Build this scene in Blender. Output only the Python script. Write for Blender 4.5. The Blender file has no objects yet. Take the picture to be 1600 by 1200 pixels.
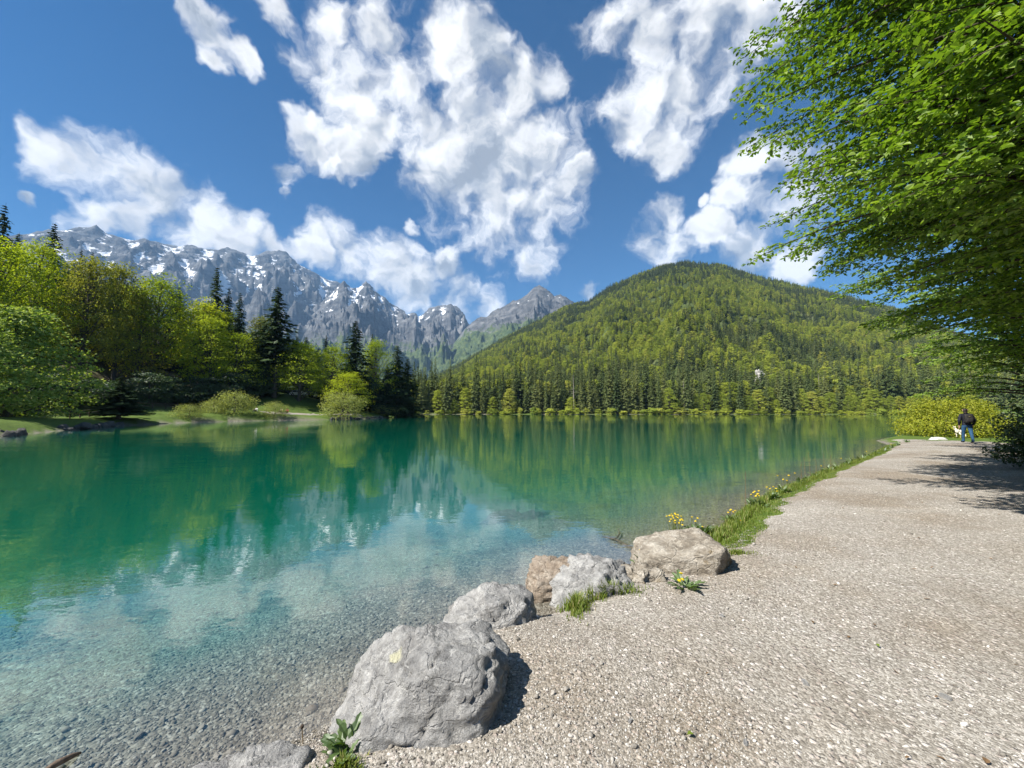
import bpy, bmesh, math, random
import numpy as np
from mathutils import Vector, Matrix
R_ = math.radians
sc = bpy.context.scene
C = sc.collection
# ------------------------------------------------------------------ camera
FPX, HOR, CZ = 610.0, 642.0, 1.9
PITCH = math.atan((HOR - 600) / FPX)
cam_d = bpy.data.cameras.new('camera'); cam = bpy.data.objects.new('camera', cam_d); C.objects.link(cam)
cam_d.sensor_width = 36; cam_d.lens = 36 * FPX / 1600; cam_d.clip_start = 0.05; cam_d.clip_end = 60000
cam.location = (0, 0, CZ); cam.rotation_euler = (math.pi / 2 + PITCH, 0, 0)
sc.camera = cam
def ray(u, v):
    a, b = (u - 800), (600 - v)
    return np.array([a, FPX * math.cos(PITCH) - b * math.sin(PITCH), b * math.cos(PITCH) + FPX * math.sin(PITCH)])
def at(u, v, z=0.0):
    d = ray(u, v); return np.array([0, 0, CZ]) + d * ((z - CZ) / d[2])
def atd(u, v, Y):
    d = ray(u, v); return np.array([0, 0, CZ]) + d * (Y / d[1])
# ------------------------------------------------------------------ render settings
sc.render.engine = 'CYCLES'
cy = sc.cycles
cy.use_denoising = True; cy.denoiser = 'OPENIMAGEDENOISE'; cy.denoising_prefilter = 'ACCURATE'; cy.denoising_input_passes = 'RGB_ALBEDO_NORMAL'
cy.max_bounces = 7; cy.diffuse_bounces = 3; cy.glossy_bounces = 2; cy.transmission_bounces = 3
cy.transparent_max_bounces = 8; cy.volume_bounces = 0
cy.use_adaptive_sampling = False
cy.sample_clamp_indirect = 6
sc.view_settings.view_transform = 'Standard'; sc.view_settings.look = 'None'
sc.view_settings.gamma = 1; sc.view_settings.use_curve_mapping = False
sc.view_settings.exposure = 1.30
# ------------------------------------------------------------------ node helpers
class NT:
    def __init__(s, tree): s.t = tree; s.n = tree.nodes; s.l = tree.links; s.n.clear()
    def node(s, typ, props=None, **inp):
        nd = s.n.new(typ)
        for k, v in (props or {}).items(): setattr(nd, k, v)
        for k, v in inp.items(): s.set(nd, k, v)
        return nd
    def set(s, nd, k, v):
        if k.startswith('i') and k[1:].isdigit(): sock = nd.inputs[int(k[1:])]
        else: sock = nd.inputs[k.replace('_', ' ')]
        if isinstance(v, bpy.types.NodeSocket): s.l.new(v, sock)
        else: sock.default_value = v
    def math(s, op, a, b=None, c=None, clamp=False):
        nd = s.n.new('ShaderNodeMath'); nd.operation = op; nd.use_clamp = clamp
        for i, v in enumerate((a, b, c)):
            if v is None: continue
            if isinstance(v, bpy.types.NodeSocket): s.l.new(v, nd.inputs[i])
            else: nd.inputs[i].default_value = v
        return nd.outputs[0]
    def vmath(s, op, a, b=None, scale=None):
        nd = s.n.new('ShaderNodeVectorMath'); nd.operation = op
        for i, v in enumerate((a, b)):
            if v is None: continue
            if isinstance(v, bpy.types.NodeSocket): s.l.new(v, nd.inputs[i])
            else: nd.inputs[i].default_value = v
        if scale is not None: s.set(nd, 'Scale', scale)
        return nd.outputs[1] if op in ('DOT_PRODUCT', 'LENGTH') else nd.outputs[0]
    def noise(s, vec, scale, detail=4, rough=0.55, dist=0, fac=True):
        nd = s.node('ShaderNodeTexNoise', None, Scale=scale, Detail=detail, Roughness=rough, Distortion=dist)
        if vec is not None: s.l.new(vec, nd.inputs['Vector'])
        return nd.outputs[0 if fac else 1]
    def voro(s, vec, scale, feature='F1', out=0, rnd=1.0):
        nd = s.node('ShaderNodeTexVoronoi', {'feature': feature}, Scale=scale)
        nd.inputs['Randomness'].default_value = rnd
        if vec is not None: s.l.new(vec, nd.inputs['Vector'])
        return nd.outputs[out]
    def ramp(s, fac, stops, interp='LINEAR'):
        nd = s.n.new('ShaderNodeValToRGB'); nd.color_ramp.interpolation = interp
        el = nd.color_ramp.elements
        while len(el) < len(stops): el.new(0.5)
        for e, (p, c) in zip(el, stops):
            e.position = p; e.color = (c, c, c, 1) if isinstance(c, (int, float)) else (*c, 1)
        s.l.new(fac, nd.inputs[0]); return nd.outputs[0]
    def mix(s, fac, a, b, mode='MIX'):
        nd = s.n.new('ShaderNodeMix'); nd.data_type = 'RGBA'; nd.blend_type = mode
        for k, v in ((0, fac), (6, a), (7, b)):
            if isinstance(v, bpy.types.NodeSocket): s.l.new(v, nd.inputs[k])
            elif k == 0: nd.inputs[0].default_value = v
            else: nd.inputs[k].default_value = (*v, 1) if len(v) == 3 else v
        return nd.outputs[2]
    def maprange(s, v, a, b, c=0.0, d=1.0, smooth=True):
        nd = s.n.new('ShaderNodeMapRange'); nd.interpolation_type = 'SMOOTHSTEP' if smooth else 'LINEAR'
        s.l.new(v, nd.inputs[0])
        for i, x in enumerate((a, b, c, d)): nd.inputs[i + 1].default_value = x
        return nd.outputs[0]
    def bump(s, h, strength=0.5, dist=0.02, normal=None):
        nd = s.node('ShaderNodeBump', None, Strength=strength, Distance=dist)
        s.l.new(h, nd.inputs['Height'])
        if normal is not None: s.l.new(normal, nd.inputs['Normal'])
        return nd.outputs[0]
MATS = {}
def mat(name):
    m = bpy.data.materials.new(name); m.use_nodes = True; MATS[name] = m
    return m, NT(m.node_tree)
def out_surf(n, shader, disp=None):
    o = n.node('ShaderNodeOutputMaterial'); n.l.new(shader, o.inputs[0]); return o
# ------------------------------------------------------------------ sun and sky
SUN_AZ, SUN_EL = R_(-113), R_(48)        # azimuth from +Y (view), clockwise positive
SUN = Vector((math.sin(SUN_AZ) * math.cos(SUN_EL), math.cos(SUN_AZ) * math.cos(SUN_EL), math.sin(SUN_EL)))
sl = bpy.data.lights.new('sun', 'SUN'); so = bpy.data.objects.new('sun', sl); C.objects.link(so)
sl.energy = 5.0; sl.angle = R_(0.53); sl.color = (1, 0.95, 0.87)
so.rotation_euler = SUN.to_track_quat('Z', 'Y').to_euler(); so.location = (0, 0, 40)
world = bpy.data.worlds.new('World'); sc.world = world; world.use_nodes = True
def build_world():
    n = NT(world.node_tree)
    sky = n.node('ShaderNodeTexSky', {'sky_type': 'NISHITA', 'sun_disc': False, 'sun_elevation': SUN_EL,
                 'sun_rotation': SUN_AZ, 'altitude': 900, 'air_density': 1.0, 'dust_density': 0.15, 'ozone_density': 4.0})
    hs = n.node('ShaderNodeHueSaturation', None, Hue=0.5, Saturation=1.85, Value=0.42, Color=sky.outputs[0])
    tc = n.node('ShaderNodeTexCoord'); d = tc.outputs['Generated']
    # groups of puffs, as directions on the sky: (u, v, radius) read off the photograph
    puffs = [(95,250,38),(150,250,45),(205,265,58),(255,300,62),(310,335,58),(370,368,45),(150,335,30),(425,384,26),(205,330,40),
             (290,12,28),(335,55,38),(375,85,27),(440,5,26),(330,100,18),
             (505,95,48),(560,140,58),(520,40,36),(600,60,46),(625,125,48),(690,70,62),(755,75,55),(800,140,60),(845,140,42),
             (690,215,62),(760,235,80),(830,230,60),(700,290,58),(780,320,72),(860,310,58),(900,290,34),(840,375,42),(835,410,24),
             (500,225,36),(560,250,36),(455,265,24),(490,190,26),(455,302,14),(590,195,36),
             (930,50,44),(1010,45,70),(1100,40,80),(1180,40,62),(1230,30,36),(990,150,52),(1060,150,62),(1120,140,52),(1040,225,40),(980,205,34),
             (1165,250,32),(1250,300,58),(1225,250,36),(1290,280,40),(1150,305,22),
             (1030,385,40),(1045,335,24),(1105,360,28),(1180,395,46),(1240,395,40),(1270,415,20),
             (495,372,36),(550,385,42),(605,410,42),(650,442,36),(690,410,24),(720,465,40),(755,478,20),(470,395,24),(640,355,10),
             (62,313,14),(915,460,10),(1110,310,10)]
    random.seed(5)
    warp = n.noise(d, 5.0, 2, 0.55, fac=False); warp2 = n.noise(d, 17.0, 3, 0.65, fac=False)
    dw = n.vmath('ADD', d, n.vmath('SCALE', n.vmath('SUBTRACT', warp, (0.5, 0.5, 0.5)), scale=0.10))
    dw = n.vmath('ADD', dw, n.vmath('SCALE', n.vmath('SUBTRACT', warp2, (0.5, 0.5, 0.5)), scale=0.060))
    dw = n.vmath('NORMALIZE', dw)
    acc = None
    def add(dirv, r, k=1.0):
        nonlocal acc
        q = 2.0 / (r * r)
        dp = n.vmath('DOT_PRODUCT', dw, tuple(dirv))
        val = n.math('MULTIPLY_ADD', dp, q, 1.0 - q)
        acc = val if acc is None else n.math('SMOOTH_MAX', acc, val, 0.25)
    for (u, v, r) in puffs:
        a = Vector(ray(u, v)).normalized(); b = Vector(ray(u + r * 1.3, v)).normalized(); c = Vector(ray(u, v + r * 1.3)).normalized()
        add(a, 0.5 * (a.angle(b) + a.angle(c)))
    # the rest of the sky goes on with the same broken cumulus
    for k in range(16):
        az = R_(random.uniform(70, 290)); el = R_(random.uniform(8, 70)); s0 = random.uniform(0.07, 0.14)
        for j in range(1):
            a2 = az + random.uniform(-.16, .16); e2 = el + random.uniform(-.06, .06)
            add((math.sin(a2) * math.cos(e2), math.cos(a2) * math.cos(e2), math.sin(e2)), s0)
    acc = n.math('MAXIMUM', acc, -2.0)
    n1 = n.noise(dw, 8.0, 8, 0.62)
    dsun = n.vmath('ADD', dw, tuple(SUN * 0.035))
    l1 = n.noise(dw, 8.0, 3, 0.55); l2 = n.noise(dsun, 8.0, 3, 0.55)
    big = n.noise(dw, 3.0, 2, 0.5)
    dens = n.math('MULTIPLY_ADD', n.math('SUBTRACT', n1, 0.5), 3.4, n.math('MULTIPLY_ADD', acc, 0.80, .0))
    alpha = n.maprange(dens, 0.0, 0.95)
    lit = n.math('SUBTRACT', l1, l2)
    thick = n.maprange(dens, 0.55, 1.4)
    sh = n.math('MULTIPLY_ADD', lit, 3.2, 1.0)
    sh = n.math('SUBTRACT', sh, n.math('MULTIPLY', thick, n.math('MULTIPLY_ADD', big, 2.0, -0.66)))
    sh = n.math("MAXIMUM", n.math("MINIMUM", sh, 1.2), 0.50)
    ccol = n.mix(n.maprange(sh, 0.5, 0.95), (0.80, 0.88, 1.0), (1.0, 1.0, 1.0))
    ccol = n.vmath('SCALE', ccol, scale=n.math('MULTIPLY', sh, 4.2))
    col = n.mix(n.math('MULTIPLY', alpha, 0.97), hs.outputs[0], ccol)
    bg = n.node('ShaderNodeBackground', None, Color=col, Strength=0.10)
    o = n.node('ShaderNodeOutputWorld'); n.l.new(bg.outputs[0], o.inputs[0])
build_world()
world.cycles.sampling_method = 'MANUAL'; world.cycles.sample_map_resolution = 512
# ------------------------------------------------------------------ numpy noise
_rng = np.random.default_rng(11)
_perm = np.tile(_rng.permutation(256), 3)
_grad = np.array([(1,1,0),(-1,1,0),(1,-1,0),(-1,-1,0),(1,0,1),(-1,0,1),(1,0,-1),(-1,0,-1),(0,1,1),(0,-1,1),(0,1,-1),(0,-1,-1),(1,1,0),(-1,1,0),(0,-1,1),(0,-1,-1)], float)
def perlin(P):
    P = np.asarray(P, float); i = np.floor(P).astype(int); f = P - i; i &= 255
    w = f * f * f * (f * (f * 6 - 15) + 10); res = 0
    for dx in (0, 1):
        for dy in (0, 1):
            for dz in (0, 1):
                h = _perm[_perm[_perm[i[:, 0] + dx] + i[:, 1] + dy] + i[:, 2] + dz] & 15
                g = _grad[h]
                dot = g[:, 0] * (f[:, 0] - dx) + g[:, 1] * (f[:, 1] - dy) + g[:, 2] * (f[:, 2] - dz)
                wx = w[:, 0] if dx else 1 - w[:, 0]; wy = w[:, 1] if dy else 1 - w[:, 1]; wz = w[:, 2] if dz else 1 - w[:, 2]
                res = res + dot * wx * wy * wz
    return res
def fbm(P, octs=5, gain=0.5, lac=2.07):
    P = np.asarray(P, float); a = 1.0; s = 0
    for k in range(octs): s = s + a * perlin(P + 17.3 * k); P = P * lac; a *= gain
    return s
def ridged(P, octs=5, gain=0.5, lac=2.1):
    P = np.asarray(P, float); a = 1.0; s = 0; prev = 1.0
    for k in range(octs):
        r = (1 - np.abs(perlin(P + 9.1 * k)) * 1.6); r = r * r
        s = s + a * r * prev; prev = np.clip(r, 0, 1); P = P * lac; a *= gain
    return s
def sstep(x, a, b):
    t = np.clip((x - a) / (b - a), 0, 1); return t * t * (3 - 2 * t)
# ------------------------------------------------------------------ mesh helpers
def np_mesh(name, V, F, mats=None, smooth=True, attrs=None, mi=None):
    """F: (M,3) or (M,4) int array, or a list of such arrays"""
    me = bpy.data.meshes.new(name)
    Fs = F if isinstance(F, list) else [F]
    Fs = [np.asarray(f, np.int32) for f in Fs if len(f)]
    V = np.asarray(V, np.float32)
    nl = sum(f.size for f in Fs); npoly = sum(len(f) for f in Fs)
    me.vertices.add(len(V)); me.vertices.foreach_set('co', V.ravel())
    me.loops.add(nl); me.loops.foreach_set('vertex_index', np.concatenate([f.ravel() for f in Fs]))
    tot = np.concatenate([np.full(len(f), f.shape[1], np.int32) for f in Fs])
    me.polygons.add(npoly); me.polygons.foreach_set('loop_start', np.concatenate([[0], np.cumsum(tot)[:-1]]).astype(np.int32))
    me.polygons.foreach_set('use_smooth', np.full(npoly, smooth))
    if mi is not None: me.polygons.foreach_set('material_index', np.asarray(mi, np.int32))
    for k, a in (attrs or {}).items():
        at_ = me.attributes.new(k, 'FLOAT', 'POINT'); at_.data.foreach_set('value', np.asarray(a, np.float32))
    for m in ([mats] if isinstance(mats, str) else (mats or [])): me.materials.append(MATS[m])
    me.update(calc_edges=True); me.validate()
    return me
def link(name, me, parent=None, loc=None):
    o = bpy.data.objects.new(name, me); C.objects.link(o)
    if parent is not None: o.parent = parent
    if loc is not None: o.location = loc
    return o
def tag(o, label=None, cat=None, group=None, kind=None):
    if label: o['label'] = label
    if cat: o['category'] = cat
    if group: o['group'] = group
    if kind: o['kind'] = kind
    return o
def empty(name, loc, label, cat, group=None, rz=0, scale=None):
    o = bpy.data.objects.new(name, None); C.objects.link(o); o.location = loc; o.rotation_euler.z = rz
    o.empty_display_size = 0.2
    if scale is not None: o.scale = scale if hasattr(scale, '__len__') else (scale,) * 3
    return tag(o, label, cat, group)
def grid_faces(a, b):
    i = np.arange((a - 1) * (b - 1)); r = i // (b - 1); c = i % (b - 1); k = r * b + c
    return np.stack([k, k + 1, k + b + 1, k + b], 1)
def tube(pts, rad, sides=7):
    pts = np.asarray(pts, float); rad = np.asarray(rad, float); n = len(pts)
    t = np.gradient(pts, axis=0); t /= np.linalg.norm(t, axis=1)[:, None] + 1e-9
    ref = np.where(np.abs(t[:, 2:3]) > 0.9, np.array([[1., 0, 0]]), np.array([[0, 0, 1.]]))
    a = np.cross(t, ref); a /= np.linalg.norm(a, axis=1)[:, None] + 1e-9; b = np.cross(t, a)
    an = np.arange(sides) * 2 * math.pi / sides
    V = pts[:, None] + rad[:, None, None] * (np.cos(an)[None, :, None] * a[:, None] + np.sin(an)[None, :, None] * b[:, None])
    F = []
    for i in range(n - 1):
        for j in range(sides):
            F.append((i * sides + j, i * sides + (j + 1) % sides, (i + 1) * sides + (j + 1) % sides, (i + 1) * sides + j))
    return V.reshape(-1, 3), np.array(F)
def join(parts):
    V, F, o = [], [], 0
    for v, f in parts:
        V.append(v); F.append(np.asarray(f) + o); o += len(v)
    return np.concatenate(V), np.concatenate(F)
# ------------------------------------------------------------------ materials
def leaf_mat(name, stops, trans=0.4, gloss=0.05, objvar=0.5, tcol=None):
    m, n = mat(name)
    g = n.node('ShaderNodeNewGeometry'); oi = n.node('ShaderNodeObjectInfo')
    r = n.math('ADD', n.math('MULTIPLY', g.outputs['Random Per Island'], 1 - objvar), n.math('MULTIPLY', oi.outputs['Random'], objvar))
    col = n.ramp(r, stops)
    df = n.node('ShaderNodeBsdfDiffuse', None, Color=col)
    tr = n.node('ShaderNodeBsdfTranslucent', None, Color=n.mix(1.0, col, tcol or (1.3, 1.25, 0.6), 'MULTIPLY'))
    mx = n.node('ShaderNodeMixShader', None, i0=trans, i1=df.outputs[0], i2=tr.outputs[0])
    gl = n.node('ShaderNodeBsdfGlossy', None, Color=(1, 1, 1, 1), Roughness=0.6)
    m2 = n.node('ShaderNodeMixShader', None, i0=gloss, i1=mx.outputs[0], i2=gl.outputs[0])
    out_surf(n, m2.outputs[0])
leaf_mat('beech_leaf', [(0, (.045, .10, .007)), (.5, (.14, .225, .016)), (1, (.25, .335, .035))], .45, .03, .1, tcol=(1.15, 1.3, .55))
leaf_mat('leaf_fresh', [(0, (.14, .205, .014)), (.35, (.26, .34, .020)), (.7, (.37, .44, .026)), (1, (.44, .45, .04))], .48, .01, .5)
leaf_mat('leaf_olive', [(0, (.13, .16, .022)), (.5, (.23, .25, .034)), (1, (.31, .285, .06))], .46, .01, .4)
leaf_mat('leaf_maple', [(0, (.10, .18, .022)), (.5, (.21, .30, .05)), (1, (.34, .40, .12))], .42, .02, .1)
leaf_mat('leaf_willow', [(0, (.17, .21, .045)), (.5, (.25, .29, .07)), (1, (.33, .36, .11))], .42, .015, .3)
leaf_mat('leaf_yellow', [(0, (.12, .16, .010)), (.5, (.24, .27, .016)), (1, (.37, .37, .03))], .4, .015, .1)
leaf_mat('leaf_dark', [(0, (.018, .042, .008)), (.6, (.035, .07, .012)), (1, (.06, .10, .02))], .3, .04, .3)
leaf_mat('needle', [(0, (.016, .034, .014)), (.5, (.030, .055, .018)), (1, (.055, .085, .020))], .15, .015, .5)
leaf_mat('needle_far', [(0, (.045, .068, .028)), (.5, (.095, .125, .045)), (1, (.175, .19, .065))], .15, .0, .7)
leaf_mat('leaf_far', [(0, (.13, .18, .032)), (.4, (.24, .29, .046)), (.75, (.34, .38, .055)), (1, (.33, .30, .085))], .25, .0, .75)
leaf_mat('grass_blade', [(0, (.09, .15, .014)), (.6, (.15, .21, .024)), (.9, (.21, .23, .05)), (1, (.30, .25, .12))], .4, .02, .0)
leaf_mat('herb_leaf', [(0, (.035, .085, .010)), (.6, (.07, .13, .016)), (1, (.10, .16, .02))], .35, .08, .5)
leaf_mat('petal', [(0, (.60, .42, .006)), (1, (.78, .58, .012))], .25, .02, .3, tcol=(1, 1, .6))

def simple(name, col, rough=0.7, noise=0.0, scale=8, spec=0.3, bump=0.0, metallic=0):
    m, n = mat(name)
    tc = n.node('ShaderNodeTexCoord')
    f = n.noise(tc.outputs['Object'], scale, 5)
    c = n.mix(n.maprange(f, .3, .7), tuple(x * (1 - noise) for x in col), tuple(min(1, x * (1 + noise)) for x in col))
    p = n.node('ShaderNodeBsdfPrincipled', None, Base_Color=c, Roughness=rough, Metallic=metallic)
    p.inputs['Specular IOR Level'].default_value = spec
    if bump: n.l.new(n.bump(f, bump, 0.02), p.inputs['Normal'])
    out_surf(n, p.outputs[0])
simple('bark', (.075, .065, .055), .9, .4, 14, .1, .6)
simple('bark_pale', (.24, .215, .18), .9, .3, 9, .1, .4)
simple('twig', (.045, .035, .028), .85, .3, 20, .15)
simple('stem', (.16, .11, .05), .7, .3, 20)
simple('stalk_green', (.11, .13, .04), .6, .2, 20)
simple('seedhead', (.05, .035, .025), .9, .3, 40)
simple('jacket', (.010, .011, .018), .75, .3, 6, .2)
simple('jeans', (.025, .07, .14), .85, .25, 9, .15)
simple('skin', (.45, .27, .19), .55, .08, 9)
simple('hair', (.016, .012, .010), .6, .3, 30)
simple('shoe', (.012, .012, .016), .6, .2, 20)
simple('pack_cloth', (.015, .014, .013), .7, .3, 12)
simple('pack_patch', (.10, .085, .04), .7, .2, 12)
simple('dog_fur', (.62, .57, .47), .9, .12, 14, .1, .3)
simple('nose_black', (.01, .01, .01), .4)
simple('shirt_white', (.72, .70, .66), .85, .06, 9)
simple('shirt_red', (.36, .03, .06), .85, .1, 9)
simple('shirt_yellow', (.62, .58, .30), .85, .1, 9)
simple('trousers', (.05, .05, .06), .85, .2, 9)
simple('car_paint', (.66, .67, .68), .3, .02, 3, .5)
simple('car_glass', (.02, .025, .03), .08, .1, 3, .6)
simple('rubber', (.015, .015, .015), .8, .2, 12)
simple('rim', (.5, .5, .5), .35, .1, 5, .5, 0, 1)
simple('lamp_glass', (.7, .7, .65), .15, .05, 5)
simple('old_wood', (.085, .065, .048), .85, .4, 12, .15, .5)
simple('driftwood', (.10, .075, .055), .8, .5, 22, .2, .6)
def pebble_mat(name, stops, rough=.8, wet=False):
    m, n = mat(name)
    oi = n.node('ShaderNodeObjectInfo'); tc = n.node('ShaderNodeTexCoord')
    c = n.ramp(oi.outputs['Random'], stops)
    f = n.noise(tc.outputs['Object'], 3, 4)
    c = n.mix(n.maprange(f, .3, .75, 0, .35), c, (.5, .48, .45), 'MULTIPLY')
    p = n.node('ShaderNodeBsdfPrincipled', None, Base_Color=c, Roughness=rough)
    p.inputs['Specular IOR Level'].default_value = .3
    out_surf(n, p.outputs[0])
pebble_mat('pebble', [(0, (.12, .109, .092)), (.3, (.235, .216, .187)), (.65, (.335, .313, .277)), (.93, (.44, .418, .38)), (1, (.62, .60, .56))])
pebble_mat('pebble_bed', [(0, (.085, .074, .057)), (.35, (.145, .129, .102)), (.8, (.195, .178, .146)), (1, (.28, .265, .23))])

E1_ = (.76, .65)
def gravel_mat():
    m, n = mat('gravel')
    geo = n.node('ShaderNodeNewGeometry'); P = geo.outputs['Position']
    Pw = n.vmath('ADD', P, n.vmath('SCALE', n.noise(P, 40, 2, fac=False), scale=0.012))
    v1 = n.voro(Pw, 75, 'F1', 0); c1 = n.voro(Pw, 75, 'F1', 1)
    v2 = n.voro(Pw, 34, 'F1', 0); c2 = n.voro(Pw, 34, 'F1', 1)
    sep1 = n.node('ShaderNodeSeparateColor', None, Color=c1); sep2 = n.node('ShaderNodeSeparateColor', None, Color=c2)
    fine = n.noise(P, 260, 3)
    base = n.ramp(sep1.outputs[0], [(0, (.15, .136, .114)), (.4, (.25, .230, .197)), (.75, (.325, .302, .264)), (1, (.43, .407, .367))])
    st2 = n.ramp(sep2.outputs[0], [(0, (.26, .225, .195)), (.6, (.39, .35, .315)), (1, (.60, .56, .52))])
    sel = n.math('GREATER_THAN', sep2.outputs[1], 0.72)
    col = n.mix(n.math('MULTIPLY', sel, n.maprange(v2, .62, .45)), base, st2)
    big = n.noise(P, .55, 4, .6); mid = n.noise(P, 2.6, 4, .6)
    col = n.mix(n.maprange(big, .40, .66), col, n.mix(1.0, col, (.78, .72, .65), 'MULTIPLY'))
    trk = n.node('ShaderNodeMapping', None, Vector=P); trk.inputs['Rotation'].default_value = (0, 0, -math.atan2(E1_[1], E1_[0])); trk.inputs['Scale'].default_value = (.16, 1.15, 1)
    col = n.mix(n.maprange(n.noise(trk.outputs[0], 1.0, 4, .6), .45, .62, 0, .75), col, n.mix(1.0, col, (1.16, 1.17, 1.18), 'MULTIPLY'))
    col = n.mix(n.maprange(mid, .50, .75, 0, .6), col, n.mix(1.0, col, (1.18, 1.17, 1.15), 'MULTIPLY'))
    col = n.mix(n.maprange(fine, .3, .7, .25, 0), col, (.13, .11, .09))
    h = n.math('ADD', n.math('MULTIPLY', n.math('MINIMUM', v1, .8), -1.0), n.math('MULTIPLY', n.math('MULTIPLY', sel, n.maprange(v2, .62, .2)), 1.4))
    h = n.math('ADD', h, n.math('MULTIPLY', fine, .5))
    p = n.node('ShaderNodeBsdfPrincipled', None, Base_Color=col, Roughness=.9)
    p.inputs['Specular IOR Level'].default_value = .15
    n.l.new(n.bump(h, .9, .008), p.inputs['Normal'])
    out_surf(n, p.outputs[0])
gravel_mat()
def ground_mat():
    # pebble bed under and beside the water, soil and turf by attribute
    m, n = mat('ground')
    geo = n.node('ShaderNodeNewGeometry'); P = geo.outputs['Position']
    Pw = n.vmath('ADD', P, n.vmath('SCALE', n.noise(P, 14, 2, fac=False), scale=0.03))
    v1 = n.voro(Pw, 38, 'F1', 0); c1 = n.voro(Pw, 38, 'F1', 1)
    s1 = n.node('ShaderNodeSeparateColor', None, Color=c1)
    bed = n.ramp(s1.outputs[0], [(0, (.085, .075, .058)), (.4, (.14, .125, .10)), (.8, (.185, .17, .14)), (1, (.27, .255, .22))])
    f = n.noise(P, 1.1, 5, .65); f2 = n.noise(P, .28, 3, .6)
    bed = n.mix(n.maprange(f, .5, .68, 0, .75), bed, n.mix(1.0, bed, (.55, .50, .43), 'MULTIPLY'))
    bed = n.mix(n.maprange(f2, .45, .65, 0, .6), bed, n.mix(1.0, bed, (1.2, 1.22, 1.18), 'MULTIPLY'))
    turf = n.ramp(n.noise(P, 3.5, 6, .7), [(.25, (.035, .055, .012)), (.5, (.075, .12, .02)), (.75, (.12, .16, .03))])
    soil = n.ramp(n.noise(P, 6, 6, .7), [(.3, (.05, .038, .026)), (.7, (.13, .10, .07))])
    at1 = n.node('ShaderNodeAttribute', {'attribute_name': 'turf'}); at2 = n.node('ShaderNodeAttribute', {'attribute_name': 'soil'})
    col = n.mix(at2.outputs['Fac'], bed, soil); col = n.mix(at1.outputs['Fac'], col, turf)
    p = n.node('ShaderNodeBsdfPrincipled', None, Base_Color=col, Roughness=.9)
    p.inputs['Specular IOR Level'].default_value = .15
    h = n.math('ADD', n.math('MULTIPLY', v1, -1.0), n.math('MULTIPLY', n.noise(P, 60, 3), .5))
    n.l.new(n.bump(h, .8, .015), p.inputs['Normal'])
    out_surf(n, p.outputs[0])
ground_mat()
def water_mat():
    m, n = mat('water')
    geo = n.node('ShaderNodeNewGeometry'); P = geo.outputs['Position']
    mp = n.node('ShaderNodeMapping', None, Vector=P); mp.inputs['Scale'].default_value = (0.75, 1.25, 1); mp.inputs['Rotation'].default_value = (0, 0, R_(-12))
    q = mp.outputs[0]
    a = n.noise(q, 0.55, 3, .5); b = n.noise(q, 3.0, 3, .55); c = n.noise(q, 11.0, 2, .5)
    patch = n.maprange(n.noise(P, .035, 3, .5), .42, .62, .25, 1.0)
    h = n.math('ADD', n.math('MULTIPLY', a, .050), n.math('ADD', n.math('MULTIPLY', b, .016), n.math('MULTIPLY', c, .0036)))
    h = n.math('MULTIPLY', h, patch)
    nm = n.bump(h, 1.0, .42)
    lw = n.node('ShaderNodeLayerWeight', None, Blend=.5); n.l.new(nm, lw.inputs['Normal'])
    frs = n.math('MULTIPLY_ADD', n.math('POWER', lw.outputs['Facing'], 3.7), .94, .06)
    gl = n.node('ShaderNodeBsdfGlossy', None, Color=(1, 1, 1, 1), Roughness=.015); n.l.new(nm, gl.inputs['Normal'])
    tr = n.node('ShaderNodeBsdfTransparent')
    mx = n.node('ShaderNodeMixShader', None, i0=frs, i1=tr.outputs[0], i2=gl.outputs[0])
    o = out_surf(n, mx.outputs[0])
    ab = n.node('ShaderNodeVolumeAbsorption', None, Color=(.02, .78, .68, 1), Density=.60)
    sv = n.node('ShaderNodeVolumeScatter', None, Color=(.03, .95, .68, 1), Density=.075)
    ad = n.node('ShaderNodeAddShader', None, i0=ab.outputs[0], i1=sv.outputs[0])
    n.l.new(ad.outputs[0], o.inputs['Volume'])
water_mat()
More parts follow.
